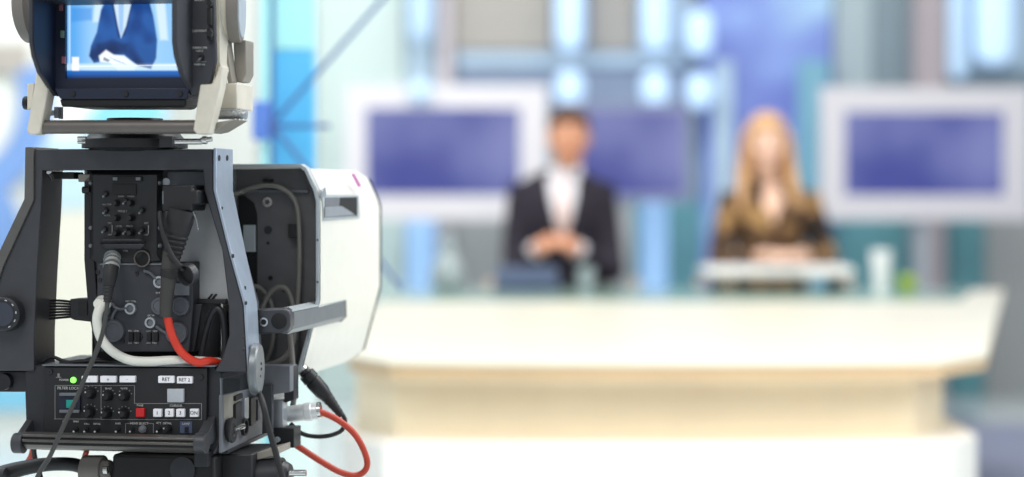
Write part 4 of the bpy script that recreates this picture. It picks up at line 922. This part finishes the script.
# ------------------------------------------------------------------ people
def ringz(c, rx, ry, n=20, tilt=0):
    return [Vector((c[0]+rx*math.cos(2*math.pi*i/n), c[1]+ry*math.sin(2*math.pi*i/n), c[2]+tilt*math.sin(2*math.pi*i/n))) for i in range(n)]
def loftz(mb, rings): mb.loft([ringz(*r) for r in rings]); return mb
def hand(mb, wrist, fwd, up, side, s=1.0, curl=.5):
    """palm and five fingers; side points to the thumb"""
    wrist = Vector(wrist); f = Vector(fwd).normalized(); u = (Vector(up)-f*Vector(up).dot(f)).normalized(); sd = f.cross(u).normalized()*side
    pc = wrist+f*.045*s
    mb.loft([[pc+f*(t*.045*s)+sd*(math.cos(a)*wd*s)+u*(math.sin(a)*.015*s) for a in [k*math.pi/6 for k in range(12)]] for t, wd in ((-1, .027), (0, .040), (1, .041))])
    for k, (o, ln) in enumerate(((.030, .070), (.010, .078), (-.010, .073), (-.029, .058))):
        b0 = pc+f*.040*s+sd*o*s; p = [b0]; ang = .15; q = b0
        for seg in (.45, .32, .23):
            ang += curl*.9; q = q+(f*math.cos(ang)-u*math.sin(ang))*ln*seg*s*1.05; p.append(q)
        mb.tube(p, [.0095*s, .009*s, .008*s, .0065*s], n=8, sub=3)
    t0 = wrist+f*.02*s+sd*.024*s; t1 = t0+(f*.55+sd*.7-u*.2)*.042*s; t2 = t1+(f*.9+sd*.1-u*.3)*.036*s
    mb.tube([t0, t1, t2], [.012*s, .0105*s, .008*s], n=8, sub=3)
def head_mesh(mb, c, s=1.0, fem=False):
    c = Vector(c); jw = .86 if fem else .95
    rr = []
    for z, rx, ry, oy in ((-.118, .022, .022, -.050), (-.110, .036*jw, .038, -.045), (-.088, .052*jw, .058, -.030), (-.060, .062*jw, .075, -.015), (-.030, .069, .088, -.005), (0, .073, .094, 0), (.035, .076, .096, .003), (.065, .072, .090, .006), (.090, .058, .073, .008), (.107, .036, .046, .010), (.116, .012, .016, .010)):
        rr.append(ringz((c.x, c.y+oy*s, c.z+z*s), rx*s, ry*s, 24))
    mb.loft(rr)
    f = c.y-.094*s
    mb.loft([ringz((c.x, f+.006, c.z+.012*s), .007*s, .006*s, 8), ringz((c.x, f-.004, c.z-.012*s), .010*s, .012*s, 8), ringz((c.x, f-.008, c.z-.030*s), .015*s, .014*s, 8), ringz((c.x, f+.004, c.z-.038*s), .011*s, .010*s, 8)])
    for d in (-1, 1):
        mb.ell((c.x+d*.075*s, c.y+.012*s, c.z-.012*s), (.010*s, .019*s, .032*s)); mb.ell((c.x+d*.030*s, f+.020*s, c.z+.022*s), (.024*s, .012*s, .009*s)); mb.ell((c.x+d*.042*s, f+.028*s, c.z-.032*s), (.022*s, .018*s, .018*s))
    mb.ell((c.x, f+.014*s, c.z-.092*s), (.020*s, .014*s, .014*s))
def face(t, c, s, hairm):
    c = Vector(c); f = c.y-.094*s
    for d in (-1, 1):
        mb = MB(); mb.ell((c.x+d*.030*s, f+.012*s, c.z+.003*s), (.0125*s, .009*s, .0052*s)); e = mb.build('eye', 'eye_white', t)
        mb = MB(); mb.ell((c.x+d*.030*s, f+.0045*s, c.z+.003*s), (.005*s, .003*s, .0048*s)); mb.build('iris', 'iris', e)
        mb = MB(); mb.tube([(c.x+d*.014*s, f+.006*s, c.z+.022*s), (c.x+d*.030*s, f+.005*s, c.z+.028*s), (c.x+d*.048*s, f+.016*s, c.z+.022*s)], [.003*s, .0042*s, .002*s], n=8); mb.build('eyebrow', hairm, t)
    mb = MB(); mb.tube([(c.x-.024*s, f+.010*s, c.z-.062*s), (c.x, f-.001*s, c.z-.060*s), (c.x+.024*s, f+.010*s, c.z-.062*s)], [.003*s, .0065*s, .003*s], n=10); mb.build('mouth', 'lips', t)

# --- man
Ym = 8.62
hx = W(568, 0, Ym).x; sx = W(562, 0, Ym).x; hc = Vector((hx, Ym-.06, 1.39))
man = thing('person', (sx, Ym, 0.0), 'man in dark suit and white shirt, hands clasped, seated behind the desk', 'person')
def arm_pts(side, sh, el, wr): return [Vector(sh), Vector(el), Vector(wr)]
Sz = 1.175; hm = Vector((W(556, 0, 8.3).x, 8.26, .945))
armL = [Vector((sx-.165, Ym, Sz)), Vector((sx-.20, Ym-.06, .90)), Vector((sx-.195, Ym-.2, .815)), Vector((hm.x-.065, hm.y+.02, .925))]
armR = [Vector((sx+.165, Ym, Sz)), Vector((sx+.20, Ym-.06, .90)), Vector((sx+.195, Ym-.2, .815)), Vector((hm.x+.065, hm.y+.02, .925))]
def torso(mb, x, y, z0, k=1, sw=.20, fem=False):
    if fem: rings = [((x, y, z0), .17*k, .13*k), ((x, y, .72), .15*k, .11*k), ((x, y-.01, .86), .125*k, .095*k), ((x, y-.02, 1.0), .145*k, .115*k), ((x, y-.02, 1.07), .155*k, .115*k), ((x, y, 1.14), .165*k, .09*k), ((x, y, 1.175), .12*k, .07*k), ((x, y-.005, 1.20), .06*k, .055*k)]
    else: rings = [((x, y, z0), .175*k, .135*k), ((x, y, .74), .17*k, .125*k), ((x, y-.01, .90), .165*k, .12*k), ((x, y-.02, 1.03), .19*k, .13*k), ((x, y-.01, 1.12), .205*k, .125*k), ((x, y, 1.19), .18*k, .10*k), ((x, y, 1.225), .12*k, .08*k), ((x, y-.005, 1.25), .06*k, .06*k)]
    loftz(mb, rings)
def legs(mb, x, y, zs, k=1):
    for d in (-1, 1):
        mb.tube([(x+d*.09, y, zs), (x+d*.11, y-.25, zs+.02), (x+d*.12, y-.44, zs), (x+d*.12, y-.45, zs-.22), (x+d*.12, y-.42, .08)], [.09*k, .08*k, .062*k, .055*k, .042*k], n=14, sub=4)
        mb.tube([(x+d*.12, y-.38, .05), (x+d*.12, y-.48, .045), (x+d*.125, y-.62, .035)], [.04*k, .042*k, .028*k], n=10, sub=4)
mb = MB(); torso(mb, sx, Ym, .60, .93); legs(mb, sx, Ym, .62, .93); head_mesh(mb, hc, 1.12)
mb.tube([(sx, Ym, 1.19), (hx, Ym-.03, 1.27), (hx, Ym-.045, 1.33)], [.062, .058, .058], n=16)
for a in (armL, armR): mb.tube(a, [.05, .045, .042, .028], n=14)
hand(mb, armL[3]+Vector((-.0, 0, 0)), (.8, -.5, .25), (0, -.5, 1), -1, 1.16, .62); hand(mb, armR[3], (-.8, -.5, .25), (0, -.45, 1), 1, 1.16, .62)
mb.build('body', 'skin', man, remesh=.0055, sm=2)
face(man, hc, 1.12, 'hair_brown')
mb = MB(); torso(mb, sx, Ym, .585, 1.04)
for a in (armL, armR): mb.tube([a[0]+Vector((0, 0, .005)), a[1], a[2], a[2].lerp(a[3], .78)], [.066, .060, .055, .043], n=16)
mb.build('jacket', 'suit', man, remesh=.007, sm=3)
mb = MB(); legs(mb, sx, Ym, .62, 1.06); mb.build('trousers', 'suit', man, remesh=.01, sm=2)
for a in (armL, armR):
    mb = MB(); mb.cyl(a[2].lerp(a[3], .72), a[2].lerp(a[3], .90), .039, .036); mb.build('shirt_cuff', 'shirt', man)
# shirt front, lapels, tie
def chest(x, z):   # front surface of the jacket
    import bisect
    zs = [.74, .90, 1.03, 1.12, 1.19, 1.225, 1.25]; ry = [.125, .12, .13, .125, .10, .08, .06]; oy = [0, -.01, -.02, -.01, 0, 0, -.005]; rx = [.17, .165, .19, .205, .18, .12, .06]
    k = max(0, min(len(zs)-2, bisect.bisect(zs, z)-1)); t = max(0, min(1, (z-zs[k])/(zs[k+1]-zs[k]))); a = ry[k]*(1-t)+ry[k+1]*t; b = rx[k]*(1-t)+rx[k+1]*t; o = oy[k]*(1-t)+oy[k+1]*t
    return Ym+o-a*1.04*math.sqrt(max(0, 1-(x/(b*1.04))**2))
def patch(name, left, right, m, off, parent, th=.006):
    """strip between two polylines (dx,z) on the chest"""
    mb = MB(); rows = []
    for (xa, z), (xb, zb) in zip(left, right):
        row = [Vector((sx+xa+(xb-xa)*i/6, chest(xa+(xb-xa)*i/6, z+(zb-z)*i/6)-off, z+(zb-z)*i/6)) for i in range(7)]
        row += [p+Vector((0, th, 0)) for p in row[::-1]]; rows.append(row)
    mb.loft(rows); return mb.build(name, m, parent)
patch('shirt', [(-.058, 1.255), (-.066, 1.20), (-.056, 1.12), (-.038, 1.04), (-.018, .97), (-.004, .93)], [(.058, 1.255), (.066, 1.20), (.056, 1.12), (.038, 1.04), (.018, .97), (.004, .93)], 'shirt', .006, man, .02)
patch('tie', [(-.014, 1.235), (-.014, 1.21), (-.018, 1.12), (-.024, 1.04), (-.016, .97), (-.003, .94)], [(.014, 1.235), (.014, 1.21), (.018, 1.12), (.024, 1.04), (.016, .97), (.003, .94)], 'tie', .012, man)
for d in (-1, 1):
    patch('lapel', [(d*.056, 1.25), (d*.064, 1.20), (d*.054, 1.12), (d*.036, 1.04), (d*.016, .97), (d*.002, .92)], [(d*.085, 1.235), (d*.115, 1.19), (d*.10, 1.12), (d*.075, 1.04), (d*.045, .97), (d*.006, .90)], 'suit', .010, man)
    mb = MB(); mb.prism([Vector((hx, Ym-.095, 1.235)), Vector((hx+d*.05, Ym-.085, 1.27)), Vector((hx+d*.058, Ym-.09, 1.225)), Vector((hx+d*.03, Ym-.115, 1.205))], (0, .012, 0)); mb.build('collar', 'shirt', man, bevel=.002)
# short hair
mb = MB(); s = 1.12
rr = [ringz((hx, hc.y+.035, hc.z-.02), .076*s, .075*s, 24), ringz((hx, hc.y+.022, hc.z+.03), .083*s, .090*s, 24), ringz((hx, hc.y+.006, hc.z+.062), .083*s, .102*s, 24), ringz((hx, hc.y+.002, hc.z+.088), .074*s, .094*s, 24), ringz((hx, hc.y+.006, hc.z+.112), .052*s, .070*s, 24), ringz((hx, hc.y+.008, hc.z+.128), .018*s, .026*s, 24)]
mb.loft(rr)
for d in (-1, 1): mb.ell((hx+d*.077, hc.y+.004, hc.z+.02), (.008, .016, .03))
mb.build('hair', 'hair_brown', man, remesh=.006, sm=2)

# --- woman
Yw = 8.6
wx = W(770, 0, Yw).x; whx = W(765, 0, Yw).x; wc_ = Vector((whx, Yw-.06, 1.355))
wo = thing('person', (wx, Yw, 0.0), 'woman with long blonde hair and brown patterned blouse, seated behind the desk', 'person')
wL = [Vector((wx-.155, Yw, 1.13)), Vector((wx-.215, Yw-.06, .90)), Vector((wx-.20, Yw-.16, .85)), Vector((wx-.055, Yw-.40, .895))]
wR = [Vector((wx+.155, Yw, 1.13)), Vector((wx+.22, Yw-.06, .90)), Vector((wx+.21, Yw-.16, .85)), Vector((wx+.065, Yw-.42, .895))]
mb = MB(); torso(mb, wx, Yw, .60, .93, fem=True); legs(mb, wx, Yw, .62, .82); head_mesh(mb, wc_, .98, True)
mb.tube([(wx, Yw, 1.15), (whx, Yw-.03, 1.24), (whx, Yw-.045, 1.31)], [.05, .046, .047], n=16)
for a in (wL, wR): mb.tube(a, [.042, .036, .034, .022], n=14)
hand(mb, wL[3], (.75, -.65, -.02), (0, 0, 1), -1, .92, .14); hand(mb, wR[3], (-.7, -.7, -.02), (0, 0, 1), 1, .92, .14)
mb.build('body', 'skin_light', wo, remesh=.0055, sm=2)
face(wo, wc_, .98, 'hair_brown')
# blouse with open neck: torso shell whose front drops in a V
mb = MB(); n = 40; rows = []
for (c, rx, ry) in [((wx, Yw, .59), .178, .138), ((wx, Yw, .72), .16, .12), ((wx, Yw-.01, .86), .138, .108), ((wx, Yw-.02, 1.0), .158, .128), ((wx, Yw-.02, 1.07), .166, .126), ((wx, Yw, 1.14), .174, .098), ((wx, Yw, 1.18), .125, .078), ((wx, Yw-.0, 1.205), .072, .062)]:
    row = []
    for i in range(n):
        a = 2*math.pi*i/n; p = Vector((c[0]+rx*math.cos(a), c[1]+ry*math.sin(a), c[2]))
        fr_ = max(0, -math.sin(a))**6
        lim = 1.0+.0*fr_+abs(math.cos(a))*.55
        if math.sin(a) < 0: p.z = min(p.z, lim)
        row.append(p)
    rows.append(row)
mb.loft(rows, caps=False)
ob = mb.build('blouse', 'blouse', wo, smooth=True); sd = ob.modifiers.new('thickness', 'SOLIDIFY'); sd.thickness = .004
for a in (wL, wR):
    mb = MB(); mb.tube([a[0]+Vector((0, 0, .005)), a[1], a[2], a[2].lerp(a[3], .75)], [.060, .054, .052, .046], n=18); mb.build('sleeve', 'blouse', wo)
mb = MB(); legs(mb, wx, Yw, .62, .93); mb.build('trousers', 'suit', wo, remesh=.01, sm=2)
# long hair
mb = MB(); s = .98; c = wc_
mb.loft([ringz((c.x, c.y+.05, c.z-.10), .082, .055, 24), ringz((c.x, c.y+.045, c.z-.02), .090, .070, 24), ringz((c.x, c.y+.026, c.z+.035), .092, .090, 24), ringz((c.x, c.y+.006, c.z+.07), .088, .104, 24), ringz((c.x, c.y+.004, c.z+.098), .074, .092, 24), ringz((c.x, c.y+.008, c.z+.122), .050, .066, 24), ringz((c.x, c.y+.008, c.z+.138), .016, .022, 24)])
for d in (-1, 1):
    for k in range(7):
        o = k/6
        mb.tube([(c.x+d*(.02+.03*o), c.y-.06+.10*o, c.z+.10), (c.x+d*(.084+.006*o), c.y-.045+.08*o, c.z+.03), (c.x+d*(.100+.002*o), c.y-.035+.09*o, c.z-.07), (c.x+d*(.105-.012*math.sin(k*2)), c.y-.05+.08*o, c.z-.16), (c.x+d*(.12-.035*o), c.y-.07+.13*o, c.z-.25), (c.x+d*(.11-.05*o+.01*math.sin(k)), c.y-.075+.16*o, c.z-.29-.02*math.sin(k*3))], [.013, .016, .017, .022, .022, .008], n=10, sub=5)
for k in range(6):
    mb.tube([(c.x-.06+.024*k, c.y+.07, c.z+.02), (c.x-.07+.028*k, c.y+.10, c.z-.10), (c.x-.075+.03*k, c.y+.14, c.z-.25), (c.x-.07+.028*k, c.y+.14, c.z-.36)], [.03, .032, .028, .01], n=10, sub=5)
mb.build('hair', 'hair_blonde', wo, remesh=.006, sm=1)

# chairs
def chair(x, y, label):
    t = thing('studio_chair', (x, y+.02, 0), label, 'chair', 'chairs behind the desk')
    mb = MB(); mb.box((x, y-.08, .50), (.44, .46, .07)); mb.build('seat', 'chair_cream', t, bevel=.02)
    mb = MB(); mb.box((x, y+.19, .72), (.40, .04, .34)); mb.box((x, y+.20, .55), (.06, .03, .15)); mb.build('backrest', 'chair_cream', t, bevel=.015)
    for d in (-1, 1):
        mb = MB(); mb.tube([(x+d*.20, y+.1, .50), (x+d*.30, y+.08, .56), (x+d*.31, y+.06, .72), (x+d*.31, y-.02, .76), (x+d*.31, y-.22, .76)], .018, n=10); mb.build('armrest', 'chair_cream', t)
    mb = MB(); mb.cyl((x, y-.06, .05), (x, y-.06, .47), .03)
    for k in range(5):
        a = k*2*math.pi/5; mb.tube([(x, y-.06, .08), (x+.28*math.cos(a), y-.06+.28*math.sin(a), .03)], [.03, .02], n=8)
    mb.build('pedestal_base', 'satin_alu', t)
chair(sx, Ym+.0, 'cream swivel chair the man sits on'); chair(wx, Yw+.0, 'cream swivel chair the woman sits on')
# desk things
def deskpt(x, Y): return Vector(((x-CX)/F*Y, Y, ZG if Y > Yf-.9 else zt))
p = deskpt(526, 7.9); t = thing('laptop_computer', p, 'slate grey laptop open on the desk left of the hands of the man', 'laptop')
mb = MB(); mb.box(p+Vector((0, .10, .008)), (.26, .18, .015)); mb.build('keyboard_base', 'laptop_grey', t, bevel=.003)
mb = MB(); mb.prism([p+Vector(v) for v in ((-.13, .01, .015), (.13, .01, .015), (.12, -.04, .095), (-.12, -.04, .095))], (0, -.007, -.003)); mb.build('lid', 'lid_slate', t, bevel=.002)
sa = W(703, 0, 8.0).x; sb_ = W(848, 0, 8.0).x; t = thing('desk_shelf', ((sa+sb_)/2, 8.02, ZG), 'low raised white shelf on the desk under the hands of the woman', 'shelf')
mb = MB(); mb.box(((sa+sb_)/2, 8.04, .832), (sb_-sa, .36, .034)); mb.build('shelf_board', 'desk_white', t, bevel=.004)
for x_ in (sa+.05, sb_-.05):
    mb = MB(); mb.box((x_, 8.02, (ZG+.816)/2), (.03, .2, .816-ZG)); mb.build('shelf_foot', 'panel_black', t)
def sheet(x, Y, w, d, rot, label, z=0):
    mb = MB(); p = deskpt(x, Y); p.z = .849; mb.box(p+Vector((0, 0, .0015+z)), (w, d, .003), Matrix.Rotation(rot, 3, 'Z')); tag(mb.build('paper_sheet', 'paper'), label, 'paper')
sheet(727, 8.0, .18, .26, .12, 'white paper sheet on the white shelf, left one before the woman'); sheet(774, 7.98, .16, .25, -.04, 'white paper sheet on the white shelf under the hands of the woman'); sheet(824, 8.0, .17, .25, -.1, 'white paper sheet on the desk right of the woman')
def glass(x, Y, h, r, label, m='clear_glass', water=True):
    p = deskpt(x, Y); t = thing('water_glass', p, label, 'glass'); mb = MB()
    mb.lathe(p, (0, 0, 1), [(.0, r*.8), (h, r), (h, r-.003), (.008, r*.8-.003)], 24); mb.build('glass_wall', m, t)
    mb = MB(); mb.lathe(p, (0, 0, 1), [(.009, r*.76), (h*.6, r*.86)], 24); mb.build('water', m, t)
glass(586, 7.7, .10, .034, 'drinking glass on the desk in front of the man')
p = deskpt(448, 7.95); t = thing('glass_carafe', p, 'round glass carafe on the left of the desk below the monitor', 'carafe')
mb = MB(); mb.lathe(p, (0, 0, 1), [(0, .04), (.02, .065), (.07, .072), (.12, .05), (.15, .028), (.19, .03), (.20, .036), (.20, .033), (.15, .024), (.07, .068), (.01, .03)], 28); mb.build('carafe_wall', 'clear_glass', t)
mb = MB(); mb.lathe(p, (0, 0, 1), [(.012, .03), (.03, .06), (.07, .066), (.10, .055)], 28); mb.build('water', 'clear_glass', t)
p = deskpt(881, 7.9); t = thing('white_cup', p, 'tall white cup on the desk right of the woman', 'cup')
mb = MB(); mb.lathe(p, (0, 0, 1), [(0, .03), (.15, .042), (.15, .038), (.01, .027)], 26); mb.build('cup_body', 'ceramic', t)
mb = MB(); mb.lathe(p, (0, 0, 1), [(.149, .043), (.156, .043), (.160, .034), (.162, .005)], 26); mb.build('cup_lid', 'ceramic', t)
p = deskpt(907, 7.85); t = thing('green_apple', p, 'small green apple on the desk beside the white cup', 'apple')
mb = MB(); mb.lathe(p, (0, 0, 1), [(.003, .010), (.0, .018), (.012, .032), (.035, .040), (.055, .036), (.065, .02), (.060, .004)], 22); mb.build('flesh', 'green_skin', t)
mb = MB(); mb.tube([p+Vector((0, 0, .058)), p+Vector((.002, 0, .068)), p+Vector((.006, 0, .078))], .0018, n=6); mb.build('stem', 'hair_brown', t)

# ================================================================== LIGHT, WORLD, CAMERA
def area(name, loc, target, size, power, color=(1, 1, 1), sy=None):
    l = bpy.data.lights.new(name, 'AREA'); l.shape = 'RECTANGLE'; l.size = size; l.size_y = sy or size; l.energy = power; l.color = color
    o = bpy.data.objects.new(name, l); C.objects.link(o); o.location = loc
    o.rotation_euler = (Vector(target)-Vector(loc)).to_track_quat('-Z', 'Y').to_euler(); return o
area('unseen_light', (.5, 7.2, 4.2), (.5, 9.2, .8), 4.5, 98, (1, .98, .95), 2)
area('unseen_light', (.5, 4.5, 4.4), (.5, 5.8, .6), 3.5, 62, (1, .97, .92), 2)
area('unseen_light', (-.8, .4, 3.2), (-.4, 2.4, .9), 1.0, 34, (1, .97, .93))
area('unseen_light', (3.2, 2.9, 2.6), (-.3, 2.4, 1.0), 1.6, 50, (.88, .94, 1))  # unseen bluish lamp, added for the reflection on the leg plate
area('unseen_light', (.9, 3.1, 2.7), (.4, 5.0, .4), 1.4, 58, (1, .97, .93))  # added out of view to brighten the front of the desk
area('unseen_light', (-1.6, 8.0, 3.6), (-1.9, 11, 1.2), 2.0, 45, (1, 1, .98))  # extra unseen lamp, added to wash the left of the back wall
area('unseen_light', (-2.6, 3.4, 3.0), (-.6, 2.5, 1.1), 1.5, 30, (.85, .93, 1))
w = bpy.data.worlds.new('world'); bpy.context.scene.world = w; w.use_nodes = True
bg = w.node_tree.nodes['Background']; bg.inputs['Color'].default_value = (.86, .93, 1, 1); bg.inputs['Strength'].default_value = .5
cd = bpy.data.cameras.new('camera'); co = bpy.data.objects.new('camera', cd); C.objects.link(co); bpy.context.scene.camera = co
co.location = CAMP; co.rotation_euler = (math.pi/2, 0, 0); cd.sensor_width = 36; cd.lens = F*36/1024
cd.shift_y = -(477/2-HY)/1024; cd.clip_start = .05
cd.dof.use_dof = True; cd.dof.focus_distance = 2.32; cd.dof.aperture_fstop = 2.05
vs_ = bpy.context.scene.view_settings; bpy.context.scene.display_settings.display_device = 'sRGB'
vs_.view_transform = 'Standard'; vs_.look = 'None'; vs_.gamma = 1; vs_.use_curve_mapping = False; vs_.exposure = .12
